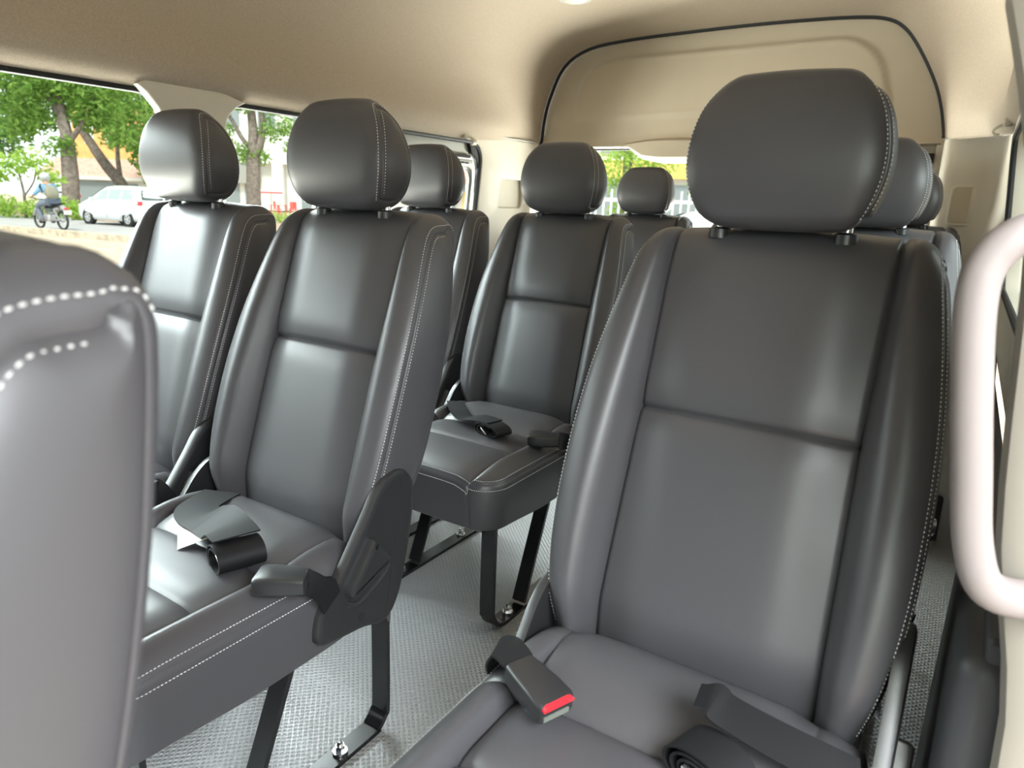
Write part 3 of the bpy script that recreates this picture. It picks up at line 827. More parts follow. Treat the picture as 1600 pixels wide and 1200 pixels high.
# ------------------------------------------------------------------ seat belts
def ribbon(mb, pts, side, w=.047, th=.0022): mb.strap(catmull(pts, False, 6), side, w, th)
def buckle(loc, dir_deg, tilt, label, tail, red=False):
    """housing along its own +x, webbing tail (world points) to its anchor"""
    e = empty('seat_belt_buckle', loc, label, 'seat belt buckle', 'seat belt buckles on the cushions', math.radians(dir_deg))
    R = Matrix.Rotation(math.radians(tilt), 3, 'Y')
    b = MB(); rows = []
    for x, wy, hz in ((-.036, .017, .010), (-.0345, .0195, .0125), (-.02, .0215, .0135), (.01, .0235, .0145), (.030, .0245, .0135), (.0355, .0225, .0115)):
        rows.append([R @ Vector((x, p[0], p[1])) for p in rrect(2*wy, 2*hz, .006, 3)])
    b.grid(rows, closed_v=True); k = len(rows[0]); b.f.append(tuple(range(k))); b.f.append(tuple((len(rows)-1)*k+i for i in range(k)))
    b.build('buckle_housing', M['plastic'], e)
    if red:
        b = MB()
        rr = rrect(.041, .022, .005, 3)
        b.add([R @ Vector((.0362+(.0035 if p[1] > 0 else .001), p[0], p[1]+.001)) for p in rr if p[1] > -.004]+[R @ Vector((.034, p[0], p[1]+.001)) for p in rr if p[1] > -.004], [])
        nn = len(b.v)//2; b.f += [tuple(range(nn))]+[(i, (i+1) % nn, nn+(i+1) % nn, nn+i) for i in range(nn)]
        q = b.build('release_button', M['red'], e, smooth=False); q['label'] = 'red release button'
        b = MB(); b.box(R @ Vector((.0355, 0, -.0065)), (.003, .034, .006), R); b.build('latch_slot', M['slot'], e, smooth=False)
    b = MB(); pts = [Vector(p)-Vector(loc) for p in tail]
    rot = Matrix.Rotation(-math.radians(dir_deg), 3, 'Z')
    pts = [rot @ p for p in pts]; sides = [rot @ Vector(s_) for s_ in TAILS]
    P = catmull([tuple(p) for p in pts], False, 6)
    S = []
    for i in range(len(P)):
        t = i/(len(P)-1)*(len(sides)-1); a = min(int(t), len(sides)-2); S.append(sides[a].lerp(sides[a+1], t-a))
    b.strap(P, S, .040, .003); b.build('buckle_webbing', M['webbing'], e)
    return e
def seatpt(k, x, y, z): return (seat_ob[k][0]+x, seat_ob[k][1]+y, z)
TAILS = [(.4, .9, 0), (.5, .8, .2), (.1, .8, .6), (0, .7, .7)]
buckle(seatpt('A', .214, -.172, .427), 212, 0, 'black buckle on the aisle seat left of the aisle, strap running to its recliner cover',
       [seatpt('A', .236, -.158, .426), seatpt('A', .243, -.140, .414), seatpt('A', .240, -.118, .396), seatpt('A', .230, -.098, .362)])
buckle(seatpt('C', .195, -.205, .429), 205, 0, 'black buckle on the second-row aisle seat beside its rolled belt',
       [seatpt('C', .222, -.185, .427), seatpt('C', .236, -.165, .418), seatpt('C', .238, -.128, .402), seatpt('C', .230, -.098, .366)])
buckle(seatpt('B', .200, -.105, .418), 205, 0, 'black buckle on the left window seat, next to the blurred seat',
       [seatpt('B', .212, -.092, .422), seatpt('B', .228, -.082, .412), seatpt('B', .234, -.068, .385), seatpt('B', .233, -.052, .350)])
TAILS = [(.3, .9, 0), (.3, .8, .2), (0, .8, .6), (0, .7, .7)]
buckle(seatpt('D', -.118, -.165, .434), -22, 6, 'black buckle with a red release button on the largest seat',
       [seatpt('D', -.15, -.152, .446), seatpt('D', -.175, -.142, .448), seatpt('D', -.205, -.120, .415), seatpt('D', -.214, -.09, .37)], True)

def roll(loc, rz, label, tail=None, w=.047, a=.030, c=.019, turns=1.6, tagged=False, tilt=0):
    """lap belt rolled into a flattened coil lying on the cushion, tongue in its middle; coil axis along own +x"""
    e = empty('lap_belt', loc, label, 'seat belt', 'rolled lap belts on the cushions', math.radians(rz))
    b = MB(); P = []
    n_ = int(turns*26)
    for i in range(n_+1):
        t = i/26*2*PI; f = 1-.24*i/26*.9
        P.append((0, a*f*math.cos(t-PI/2), c+.0012+c*f*math.sin(t-PI/2)))
    b.strap(P, (1, 0, 0), w, .0024)
    b.build('belt_coil', M['webbing'], e)
    t_ = MB(); t_.box((-.012, .004, c*1.0), (.034, .024, .0035), Matrix.Rotation(.5, 3, 'X')); t_.build('belt_tongue', M['steel'], e, bevel=.0012)
    t2 = MB(); t2.box((.006, .005, c*1.0), (.02, .030, .011), Matrix.Rotation(.5, 3, 'X')); t2.build('tongue_grip', M['plastic'], e, bevel=.003)
    if tail:
        rot = Matrix.Rotation(-math.radians(rz), 3, 'Z')
        pts = [tuple(rot @ (Vector(p)-Vector(loc))) for p, s_ in tail]; sd = [rot @ Vector(s_) for p, s_ in tail]
        Pt = catmull(pts, False, 6); S = []
        for i in range(len(Pt)):
            t = i/(len(Pt)-1)*(len(sd)-1); k = min(int(t), len(sd)-2); S.append(sd[k].lerp(sd[k+1], t-k))
        b = MB(); b.strap(Pt, S, w, .0024); b.build('belt_webbing', M['webbing'], e)
    if tagged:
        rot = Matrix.Rotation(-math.radians(rz), 3, 'Z')
        b = MB(); tri = [Vector(seatpt('A', *p))-Vector(loc) for p in ((-.055, -.158, .428), (.022, -.150, .428), (-.012, -.188, .411))]
        tri = [rot @ p for p in tri]; b.add(tri+[p+Vector((0, 0, -.001)) for p in tri], [(0, 1, 2), (5, 4, 3), (0, 3, 4, 1), (1, 4, 5, 2), (2, 5, 3, 0)])
        q = b.build('belt_tag', M['tag'], e, smooth=False); q['label'] = 'cream cloth tag'
    return e
roll(seatpt('A', .098, -.160, .401), 72, 'rolled lap belt with a cream tag on the aisle seat left of the aisle',
     [(seatpt('A', .098, -.158, .4545), (.3, .95, 0)), (seatpt('A', .062, -.147, .454), (.3, .95, .1)), (seatpt('A', .020, -.135, .446), (.15, .75, .5)), (seatpt('A', -.012, -.128, .440), (.1, 1, .35)), (seatpt('A', -.045, -.126, .436), (.25, 1, .05)), (seatpt('A', -.085, -.10, .432), (.6, .8, 0)), (seatpt('A', -.12, -.03, .425), (1, .3, 0))], tagged=True, w=.070, a=.032, c=.0235)
roll(seatpt('C', .055, -.205, .406), 72, 'rolled lap belt on the second-row aisle seat',
     [(seatpt('C', .055, -.20, .441), (.2, 1, 0)), (seatpt('C', 0, -.185, .436), (.1, 1, .1)), (seatpt('C', -.05, -.175, .425), (.1, 1, 0)), (seatpt('C', -.10, -.14, .428), (.6, .8, 0)), (seatpt('C', -.17, -.06, .42), (1, .4, 0))], c=.0165, a=.048)
roll(seatpt('D', .075, -.158, .404), 72, 'rolled lap belt with a bent-over end on the largest seat, at the bottom edge',
     [(seatpt('D', .045, -.12, .470), (.4, 1, 0)), (seatpt('D', .06, -.118, .472), (.4, 1, 0)), (seatpt('D', .075, -.118, .464), (.3, 1, 0)), (seatpt('D', .11, -.112, .452), (.2, 1, .1)), (seatpt('D', .16, -.10, .436), (.1, 1, .2)), (seatpt('D', .20, -.085, .42), (0, 1, .3))], c=.0235, a=.042, turns=2.6)
def anchor(loc, axis, label):
    e = empty('anchor_bolt', loc, label, 'bolt'); b = MB(); a = Vector(axis).normalized()
    b.cyl((0, 0, 0), .013, .004, tuple(a), 18); b.tube([(0, 0, 0), tuple(a*.012)], .0085, 6); b.tube([tuple(a*.012), tuple(a*.022)], .0045, 8); b.build('bolt_head', M['steel'], e)
anchor((.020, 1.12, .52), (-1, -.2, .1), 'bright bolt beside the right seats, above the chrome-edged bracket')
anchor((-.005, .93, .33), (-1, -.3, .2), 'bright bolt low at the right of the largest seat')
e = empty('seat_bracket', (-.01, 1.0, .40), 'black bracket with a chrome upper edge beside the largest seat', 'bracket')
b = MB(); b.strap(catmull([(-.03, -.06, .015), (-.01, -.02, .012), (.012, .03, .0), (.025, .08, -.02)], False, 5), (.1, 0, 1), .035, .008); b.build('bracket_plate', M['frame'], e)
b = MB(); b.tube(catmull([(-.03, -.06, .035), (-.01, -.02, .032), (.012, .03, .02), (.025, .08, .0)], False, 5), .004, 8); b.build('bracket_edge', M['steel'], e)
#STAGE3
# ------------------------------------------------------------------ outside
GZ = -0.40
def leaf_mat(name, col, col2):
    m = bpy.data.materials.new(name); m.use_nodes = True; nt = m.node_tree; nt.nodes.clear()
    o = nt.nodes.new('ShaderNodeOutputMaterial'); d = nt.nodes.new('ShaderNodeBsdfDiffuse'); t = nt.nodes.new('ShaderNodeBsdfTranslucent')
    mx = nt.nodes.new('ShaderNodeMixShader'); mx.inputs[0].default_value = 0.45
    g = nt.nodes.new('ShaderNodeNewGeometry'); cr = nt.nodes.new('ShaderNodeValToRGB')
    cr.color_ramp.elements[0].color = (*col, 1); cr.color_ramp.elements[1].color = (*col2, 1)
    nt.links.new(g.outputs['Random Per Island'], cr.inputs[0])
    nt.links.new(cr.outputs[0], d.inputs[0]); nt.links.new(cr.outputs[0], t.inputs[0])
    nt.links.new(d.outputs[0], mx.inputs[1]); nt.links.new(t.outputs[0], mx.inputs[2]); nt.links.new(mx.outputs[0], o.inputs[0])
    return m
M['leaf'] = leaf_mat('green_leaves', (0.13, 0.26, 0.055), (0.34, 0.52, 0.13))
M['leaf_dark'] = leaf_mat('deep_green_leaves', (0.09, 0.19, 0.06), (0.22, 0.38, 0.12))
M['leaf_lime'] = leaf_mat('lime_leaves', (0.26, 0.44, 0.07), (0.50, 0.66, 0.16))
M['bark'] = mat('grey_brown_bark', (0.20, 0.165, 0.145), 0.9, 0.1, noise=(6, .35), bump=(14, .6, .03))
M['asphalt'] = mat('pale_asphalt', (0.36, 0.35, 0.345), 0.9, 0.1, noise=(1.5, .12))
M['sand'] = mat('sandy_ground', (0.50, 0.41, 0.31), 0.95, 0.1, noise=(2.2, .2))
M['kerb'] = mat('worn_kerb', (0.52, 0.44, 0.35), 0.9, 0.1, noise=(5, .3))
M['verge'] = mat('brown_verge', (0.42, 0.30, 0.22), 0.95, 0.1, noise=(2, .25))
M['carwhite'] = mat('white_car_paint', (0.72, 0.74, 0.76), 0.22, 0.5, **{'Coat Weight': 0.5})
M['carglass'] = mat('car_glass', (0.30, 0.37, 0.36), 0.06, 0.8)  # pale reflection on the panes is painted into the base colour
M['darkglass'] = mat('dark_car_glass', (0.04, 0.07, 0.06), 0.08, 0.8)
M['tyre'] = mat('tyre_rubber', (0.05, 0.05, 0.05), 0.8, 0.2)
M['rim'] = mat('alloy_rim', (0.55, 0.55, 0.56), 0.35, 0.5, 0.6)
M['lampred'] = mat('tail_lamp_red', (0.75, 0.06, 0.08), 0.25)
M['white'] = mat('white_plaster', (0.78, 0.77, 0.74), 0.8, 0.2, noise=(1.5, .05))
M['greyglass'] = mat('shop_window_glass', (0.25, 0.29, 0.31), 0.15, 0.6)
M['orange'] = mat('orange_fascia', (0.72, 0.24, 0.12), 0.6, noise=(1, .1))
M['tile'] = mat('red_roof_tiles', (0.55, 0.33, 0.26), 0.8, noise=(7, .3))
M['ochre'] = mat('orange_wall', (0.80, 0.42, 0.16), 0.8, noise=(1.5, .2))
M['yellow'] = mat('yellow_fascia', (0.72, 0.55, 0.16), 0.6)
M['curtain'] = mat('brown_curtain', (0.45, 0.28, 0.17), 0.8, noise=(5, .3))
M['denim'] = mat('blue_denim', (0.20, 0.36, 0.55), 0.9, 0.1, noise=(9, .15))
M['trouser'] = mat('faded_trousers', (0.17, 0.20, 0.26), 0.9, 0.1)
M['pack'] = mat('olive_backpack', (0.27, 0.26, 0.20), 0.85, 0.15)
M['helmet'] = mat('grey_helmet', (0.45, 0.47, 0.50), 0.3)
M['skin'] = mat('skin', (0.42, 0.26, 0.18), 0.6)
M['bikegrey'] = mat('bike_grey_paint', (0.30, 0.30, 0.30), 0.35)
M['redplastic'] = mat('red_plastic', (0.80, 0.12, 0.10), 0.4)
M['umb'] = mat('pale_umbrella_cloth', (0.80, 0.52, 0.50), 0.8)
M['umbred'] = mat('red_umbrella_edge', (0.78, 0.12, 0.14), 0.8)
M['fencew'] = mat('white_fence_paint', (0.75, 0.76, 0.74), 0.5)

# ground: lot, near kerb, road, far verge
b = MB(); b.box((-40, 25, GZ-.16), (180, 170, .10)); o = b.build('ground', M['sand'], smooth=False); struct(o)
KX, KY = Vector((-26.9, 10.75)), Vector((-20.8, 11.25))
rd = (KY-KX).normalized(); rn = Vector((-rd.y, rd.x))
def strip(name, d0, d1, z0, z1, mt, x0=-60, x1=8, label=None):
    b = MB(); q = [KX+rd*x0+rn*d0, KX+rd*x1+rn*d0, KX+rd*x1+rn*d1, KX+rd*x0+rn*d1]
    b.add([(p.x, p.y, z) for z in (z0, z1) for p in q], [(3, 2, 1, 0), (4, 5, 6, 7), (0, 1, 5, 4), (1, 2, 6, 5), (2, 3, 7, 6), (3, 0, 4, 7)])
    return struct(b.build(name, mt, smooth=False), label)
strip('road', 0, 5.6, GZ-.15, GZ, M['asphalt'], x1=60)
strip('kerb', -.25, 0, GZ-.15, GZ+.07, M['kerb'], x1=60, label='worn near kerb of the road')
strip('verge', 5.6, 14, GZ-.15, GZ+.12, M['verge'], x1=60, label='brown verge beyond the road')

def leaves(mb, c, r, n, size, sc=(1, 1, .8)):
    for _ in range(n):
        d = Vector((random.gauss(0, 1), random.gauss(0, 1), random.gauss(0, 1))).normalized()*r*(random.random()**.45)
        p = Vector(c)+Vector((d.x*sc[0], d.y*sc[1], d.z*sc[2]))
        a = Vector((random.gauss(0, 1), random.gauss(0, 1), random.gauss(0, .7)-.25)).normalized(); e = a.cross(Vector((random.gauss(0, 1), random.gauss(0, 1), random.gauss(0, 1)))).normalized()
        s_ = size*random.uniform(.6, 1.3); nn = a.cross(e)*s_*.12
        mb.add([p-a*s_, p+e*s_*.38-nn, p+a*s_, p-e*s_*.38-nn], [(0, 1, 2, 3)])
def tree(name, base, limbs, blobs, label, lm, cat='tree', group=None, leaf=.17, dens=300):
    e = empty(name, base, label, cat, group); B = Vector(base)
    tr = MB()
    for pts, r0, r1 in limbs[:1]:
        P = catmull([tuple(Vector(p)-B) for p in pts], False, 5); n = len(P)
        tr.tube(P, [r0+(r1-r0)*i/(n-1) for i in range(n)], 10)
    if limbs: t = tr.build('trunk', M['bark'], e)
    for pts, r0, r1 in limbs[1:]:
        tr = MB(); P = catmull([tuple(Vector(p)-B) for p in pts], False, 5); n = len(P)
        tr.tube(P, [r0+(r1-r0)*i/(n-1) for i in range(n)], 8); tr.build('branch', M['bark'], e)
    f = MB()
    for c, r in blobs: leaves(f, Vector(c)-B, r, int(dens*r**2.2)+20, leaf)
    f.build('foliage', lm, e, smooth=False, recalc=False)
    return e
T = 'street trees across the road'
tree('street_tree', (-35.8, 17.3, GZ), [([(-35.8, 17.3, GZ-.1), (-36.1, 17.6, 1.2), (-36.3, 17.74, 2.2), (-36.57, 17.9, 3.27)], .40, .30),
      ([(-36.5, 17.88, 3.0), (-36.9, 17.9, 3.7), (-37.31, 17.86, 4.62), (-38.17, 17.7, 5.9)], .26, .10), ([(-36.5, 17.9, 3.1), (-36.9, 18.0, 4.2), (-37.2, 18.06, 5.07), (-37.53, 18.25, 6.6)], .26, .12),
      ([(-36.5, 17.9, 3.0), (-36.2, 18.2, 3.5), (-35.9, 18.7, 4.5), (-35.8, 19.1, 5.6)], .16, .06)],
     [((-38.0, 17.2, 5.4), 1.5), ((-37.0, 17.8, 6.3), 1.5), ((-36.0, 18.6, 5.6), 1.5), ((-38.6, 16.9, 4.4), 1.1), ((-36.3, 17.4, 2.75), .75), ((-35.6, 19.0, 4.6), 1.2), ((-38.8, 16.4, 6.4), 1.4), ((-35.2, 19.6, 6.2), 1.4), ((-37.6, 17.3, 3.9), .8), ((-37.2, 18.6, 5.6), 1.4), ((-36.4, 18.9, 4.2), 1.0), ((-35.0, 19.4, 3.4), .9), ((-38.9, 16.8, 3.4), .8)],
     'thick-trunked street tree that forks behind the white hatchback car', M['leaf'], group=None)
tree('street_tree', (-37.9, 21.3, GZ), [([(-37.9, 21.3, GZ-.1), (-38.1, 21.2, 1.0), (-39.05, 20.9, 2.13), (-40.03, 20.65, 3.4), (-40.9, 20.4, 4.6)], .34, .18), ([(-38.3, 21.2, 1.3), (-38.55, 21.3, 2.6), (-38.6, 21.5, 3.6), (-38.3, 21.9, 5)], .14, .06)],
     [((-39.4, 21.3, 5.2), 1.5), ((-38.2, 22.0, 4.6), 1.3), ((-37.4, 22.4, 3.4), 1.2), ((-40.6, 20.6, 5.8), 1.4), ((-36.9, 22.4, 1.9), 1.0), ((-38.6, 22.2, 6.6), 1.6), ((-38.9, 21.6, 3.5), .6), ((-39.6, 21.2, 4.4), 1.0), ((-37.6, 22.3, 2.6), .9)],
     'dark street tree whose trunk leans left above the white hatchback car', M['leaf'])
tree('street_tree', (-36.4, 28.0, GZ), [([(-36.36, 28.0, GZ-.1), (-36.6, 28.2, 1.2), (-36.9, 28.5, 2.73), (-37.05, 28.7, 3.7)], .42, .36), ([(-37.0, 28.6, 3.3), (-37.2, 28.85, 4.4), (-37.38, 28.96, 5.13), (-37.7, 29.1, 7)], .33, .22),
      ([(-36.9, 28.7, 3.2), (-36.7, 28.95, 3.9), (-36.86, 29.29, 5.16), (-37.2, 29.4, 7)], .27, .14), ([(-37.2, 28.6, 3.5), (-37.79, 28.39, 4.3), (-38.41, 28.3, 5.2), (-39.1, 28.1, 6)], .16, .10)],
     [((-37.4, 28.4, 3.2), .85), ((-36.7, 28.9, 3.1), .7), ((-38.4, 28.0, 3.6), .7), ((-36.2, 29.5, 4.6), .9), ((-37.6, 28.6, 6.3), 1.0), ((-38.9, 27.8, 6.0), .9), ((-36.3, 29.6, 5.9), .9), ((-35.4, 30.0, 4.9), .7), ((-38.7, 27.9, 4.6), .7), ((-35.5, 30.1, 3.8), .5)],
     'street tree with two upright limbs in front of the white shop building', M['leaf'], leaf=.15, dens=330)
tree('street_tree', (-46.0, 17.5, GZ), [([(-46, 17.5, GZ-.1), (-46.2, 17.5, 3), (-46.3, 17.7, 6)], .3, .2)], [((-46.8, 17.2, 4.6), 2.2), ((-48.2, 16.2, 6.2), 2.3), ((-46, 18.8, 7.4), 2.4), ((-49, 15, 3.6), 2.0), ((-45, 20.8, 7.6), 2.2), ((-46.6, 17.8, 5.8), 2.0), ((-45.4, 20.6, 5.4), 1.8), ((-48.6, 15.4, 2.0), 1.5), ((-47.4, 16.4, 3.0), 1.4), ((-45.2, 17.2, 2.4), 1.4), ((-44.4, 18.6, 3.4), 1.3), ((-46.6, 16.2, 1.6), 1.2), ((-44.6, 19.6, 4.6), 1.4), ((-49.4, 14.4, 5.4), 1.8)],
     'dense dark tree standing behind the forked street tree, left', M['leaf_dark'], leaf=.22, dens=150)
tree('street_tree', (-46, 30, GZ), [([(-46, 30, GZ-.1), (-46.1, 30.1, 3), (-46.2, 30.2, 6)], .25, .15)], [((-45.2, 27.6, 7.0), 1.8), ((-46.6, 26.4, 6.2), 2.0), ((-47, 25.6, 8.0), 2.0), ((-44.6, 27.6, 5.0), 1.5), ((-45.2, 26.4, 4.0), 1.2)],
     'bushy tree rising behind the leaning street tree', M['leaf_dark'], leaf=.22, dens=150)
tree('young_tree', (-34.0, 14.6, GZ+.1), [([(-34, 14.6, GZ), (-33.9, 14.6, .6), (-34.1, 14.6, 1.4)], .07, .04), ([(-33.9, 14.6, .5), (-33.6, 14.9, 1.1), (-33.4, 15.0, 1.8)], .04, .03)],
     [((-34.4, 14.3, 1.7), .75), ((-33.6, 14.9, 1.9), .8), ((-33.1, 15.4, 1.3), .5), ((-34.9, 13.9, 1.2), .6)], 'young lime-green tree beside the motorcyclist', M['leaf_lime'], leaf=.16, dens=260)
for x, y, r, lab in ((-34.6, 14.0, .62, 'low green shrub at the far left edge of the window'), (-33.4, 14.7, .55, 'low green shrub just left of the motorcyclist'), (-32.2, 15.4, .6, 'low green shrub between the motorcyclist and the forked tree')):
    tree('verge_shrub', (x, y, GZ+.12), [], [((x, y, GZ+.5), r), ((x+.3, y+.2, GZ+.35), r*.8), ((x-.3, y-.1, GZ+.3), r*.7)], lab, M['leaf_lime'], 'shrub', leaf=.10, dens=700)
tree('clipped_hedge', (-26.5, 21.4, GZ), [], [((-26.5+.35*i, 21.4+.25*i, GZ+.35), .38) for i in range(-3, 6)], 'low bright hedge under the red chairs', M['leaf_lime'], 'hedge', leaf=.08, dens=900)

# ---- white hatchback
def make_car(loc, rz, sc, label, group=None):
    e = empty('car', loc, label, 'car', group, rz); e.scale = (sc, sc, sc)
    ST = [(2.08, .34, .56, .60, .52, .40), (2.02, .24, .66, .72, .70, .56), (1.85, .20, .76, .86, .78, .64), (1.5, .20, .85, .98, .81, .68), (1.15, .20, .91, 1.06, .82, .69), (.98, .20, .93, 1.14, .825, .69), (.55, .20, .95, 1.42, .825, .64), (.25, .20, .96, 1.53, .825, .61),
          (-.3, .20, .97, 1.575, .825, .60), (-.9, .20, .98, 1.575, .825, .60), (-1.45, .20, 1.0, 1.54, .82, .59), (-1.78, .22, 1.0, 1.46, .80, .57), (-1.93, .24, 1.0, 1.22, .78, .58), (-2.0, .28, .98, 1.04, .76, .60), (-2.05, .36, .80, .84, .72, .60), (-2.06, .40, .6, .62, .66, .5)]
    b = MB(); R = []
    for x, zb, zl, zt, wb, wt in ST:
        zm = (zb+zl)/2
        half = [(0, zb), (wb*.9, zb), (wb*1.0, zb+.10), (wb*1.03, zm), (wb*1.015, zl-.06), (wb, zl), (wb+(wt-wb)*.55, zl+(zt-zl)*.55), (wt, zt-.07*min(1, (zt-zl)*2)), (wt*.86, zt-.012), (0, zt)]
        R.append([(x, y, z) for y, z in half]+[(x, -y, z) for y, z in half[-2:0:-1]])
    b.grid(R, closed_v=True); n = len(R[0]); b.f.append(tuple(range(n))); b.f.append(tuple((len(R)-1)*n+i for i in range(n)))
    b.build('car_body', M['carwhite'], e)
    def sidept(x, t, sg):
        for (a, c) in zip(ST, ST[1:]):
            if a[0] >= x >= c[0]:
                k = (a[0]-x)/(a[0]-c[0]); v = [p+(q-p)*k for p, q in zip(a, c)]
                return (x, sg*(v[4]+(v[5]-v[4])*t*.97+.008), v[2]+(v[3]-v[2]-.05)*t)
    for sg in (-1, 1):
        for (x0, x1, x2, x3) in ((.92, .38, -.02, -.02), (-.10, -.10, -.82, -.82), (-.92, -.92, -1.62, -1.42)):
            b = MB(); R = []
            for i in range(7):
                k = i/6; R.append([sidept((x0*(1-t)+x1*t)*(1-k)+(x3*t+x2*(1-t))*k, .10+.75*t if (i or x0 < .9) else .10+.75*t, sg) for t in (0, .33, .66, 1)])
            b.grid(R); b.build('side_window', M['carglass'], e)
        for x in (1.27, -1.27):
            w = MB(); w.tube([(x, sg*.60, .29), (x, sg*.64, .29), (x, sg*.80, .29), (x, sg*.835, .29)], [.27, .295, .295, .265], 28); wh = w.build('wheel', M['tyre'], e)
            w = MB(); w.cyl((x, sg*.838, .29), .185, .012, 'Y', 24); w.build('wheel_rim', M['rim'], wh)
            w = MB()
            for a in range(5):
                an = a*2*PI/5+PI/5; w.cyl((x+.11*math.cos(an), sg*.8455, .29+.11*math.sin(an)), .036, .004, 'Y', 10)
            w.build('rim_opening', M['tyre'], wh)
            ar = MB(); ar.cyl((x, sg*.826, .30), .335, .02, 'Y', 28); ar.build('wheel_arch', M['rubber'], e)
        l = MB(); l.grid([[(-1.90, sg*.805, 1.0), (-1.99, sg*.74, .99)], [(-1.94, sg*.80, .84), (-2.045, sg*.73, .82)], [(-1.80, sg*.83, .90), (-1.90, sg*.825, .90)]]); l.box((-1.97, sg*.73, .92), (.14, .12, .16)); l.build('tail_lamp', M['lampred'], e)
        l = MB(); l.box((1.86, sg*.68, .74), (.20, .16, .10)); l.build('head_lamp', M['rim'], e, bevel=.03)
        mi = MB(); mi.box((.82, sg*.90, 1.02), (.09, .16, .11)); mi.build('door_mirror', M['carwhite'], e, bevel=.03)
        for x in (.12, -.75):
            h_ = MB(); h_.box((x, sg*.838, .84), (.16, .02, .03)); h_.build('door_handle', M['carwhite'], e, bevel=.006)
            se = MB(); se.box((x-.11, sg*.842, .60), (.008, .008, .62)); se.build('door_seam', M['bikegrey'], e, smooth=False)
    b = MB(); b.grid([[(-1.80, y*.52, 1.42), (-1.90, y*.60, 1.25), (-2.005, y*.66, 1.05)] for y in (-1, -.5, 0, .5, 1)]); b.build('rear_window', M['darkglass'], e)
    b = MB(); b.grid([[(.36, y*.56, 1.50), (.62, y*.6, 1.40), (1.02, y*.66, 1.15)] for y in (-1, -.5, 0, .5, 1)]); b.build('windscreen', M['carglass'], e)
    return e
make_car((-27.4, 15.25, GZ), PI+.09, .93, 'white hatchback car parked at the roadside behind the motorcyclist')
make_car((-39.5, 18.6, GZ+.1), PI*.9, .9, 'white car half hidden behind the forked street tree')
make_car((-2.15, 7.4, GZ), PI, .88, 'white car seen through the rear window')

# ---- motorcycle and rider
bx = (-25.0, 11.45, GZ); bz = PI+.10
bk = empty('motorcycle', bx, 'small grey motorcycle ridden past the kerb', 'motorcycle', None, bz)
for x, nm in ((.60, 'front'), (-.62, 'rear')):
    w = MB(); rows = [[(x+(.265+.035*math.cos(q))*math.cos(a), .035*math.sin(q), .30+(.265+.035*math.cos(q))*math.sin(a)) for q in [2*PI*j/8 for j in range(8)]] for a in [2*PI*i/28 for i in range(28)]]
    w.grid(rows, closed_u=True, closed_v=True); wh = w.build('wheel', M['tyre'], bk)
    w = MB(); w.cyl((x, 0, .30), .05, .10, 'Y', 12)
    for i in range(10):
        a = i*PI/5; w.tube([(x, 0, .30), (x+.24*math.cos(a), 0, .30+.24*math.sin(a))], .006, 5)
    w.build('spokes', M['rim'], wh)
b = MB()
for sg in (-1, 1):
    b.tube([(.60, sg*.07, .30), (.42, sg*.07, .86)], .022, 8); b.tube([(-.62, sg*.10, .30), (-.40, sg*.11, .66)], .025, 8); b.tube([(-.62, sg*.08, .30), (-.12, sg*.07, .34)], .022, 8)
b.tube([(.40, 0, .86), (.12, 0, .52), (-.18, 0, .52), (-.5, 0, .70)], .045, 8); b.build('bike_frame', M['bikegrey'], bk)
b = MB(); b.box((.05, 0, .36), (.34, .22, .22)); b.build('engine', M['rim'], bk, bevel=.04)
b = MB(); b.tube([(.10, -.12, .30), (-.25, -.15, .28), (-.75, -.16, .36)], [.02, .035, .045], 10); b.build('exhaust', M['rim'], bk)
b = MB(); b.grid([[(x, y*w_, z+(.03 if abs(y) < .9 else 0)) for y in (-1, -.5, 0, .5, 1)] for x, w_, z in ((.12, .08, .70), (-.1, .13, .74), (-.4, .13, .78), (-.72, .10, .82))]); b.box((-.3, 0, .70), (.80, .18, .08)); b.build('bike_seat', M['rubber'], bk)
b = MB(); b.tube([(-.45, 0, .66), (-.72, 0, .70), (-.86, 0, .62)], [.10, .09, .06], 10); b.build('tail_cowl', M['bikegrey'], bk)
b = MB(); b.box((-.93, 0, .56), (.012, .24, .13)); b.build('number_plate', M['white'], bk, smooth=False)
b = MB(); b.box((-.885, 0, .68), (.04, .14, .06)); b.build('tail_lamp', M['lampred'], bk, bevel=.01)
b = MB(); b.tube([(.30, -.34, .98), (.40, -.10, .93), (.42, .10, .93), (.30, .34, .98)], .016, 8); b.build('handlebar', M['frame'], bk)
b = MB(); b.tube([(.54, 0, .64), (.70, 0, .60), (.86, 0, .42)], [.06, .075, .05], 8); b.build('front_mudguard', M['bikegrey'], bk)

def skin_mesh(name, verts, edges, mt, parent, sub=1):
    me = bpy.data.meshes.new(name); me.from_pydata([v[0] for v in verts], edges, [])
    o = bpy.data.objects.new(name, me); COL.objects.link(o)
    md = o.modifiers.new('skin', 'SKIN'); md.use_smooth_shade = True
    for i, v in enumerate(verts):
        r = v[1]; me.skin_vertices[0].data[i].radius = (r, r) if not isinstance(r, tuple) else r
    me.skin_vertices[0].data[0].use_root = True
    s = o.modifiers.new('sub', 'SUBSURF'); s.levels = sub; s.render_levels = sub
    bpy.context.view_layer.update()
    m2 = bpy.data.meshes.new_from_object(o.evaluated_get(bpy.context.evaluated_depsgraph_get()))
    bpy.data.objects.remove(o); m2.materials.clear(); m2.materials.append(mt)
    m2.polygons.foreach_set('use_smooth', [True]*len(m2.polygons))
    return link(name, m2, parent)
rider = empty('person', bx, 'person in a blue jacket, helmet and backpack riding the motorcycle away', 'person', None, bz)
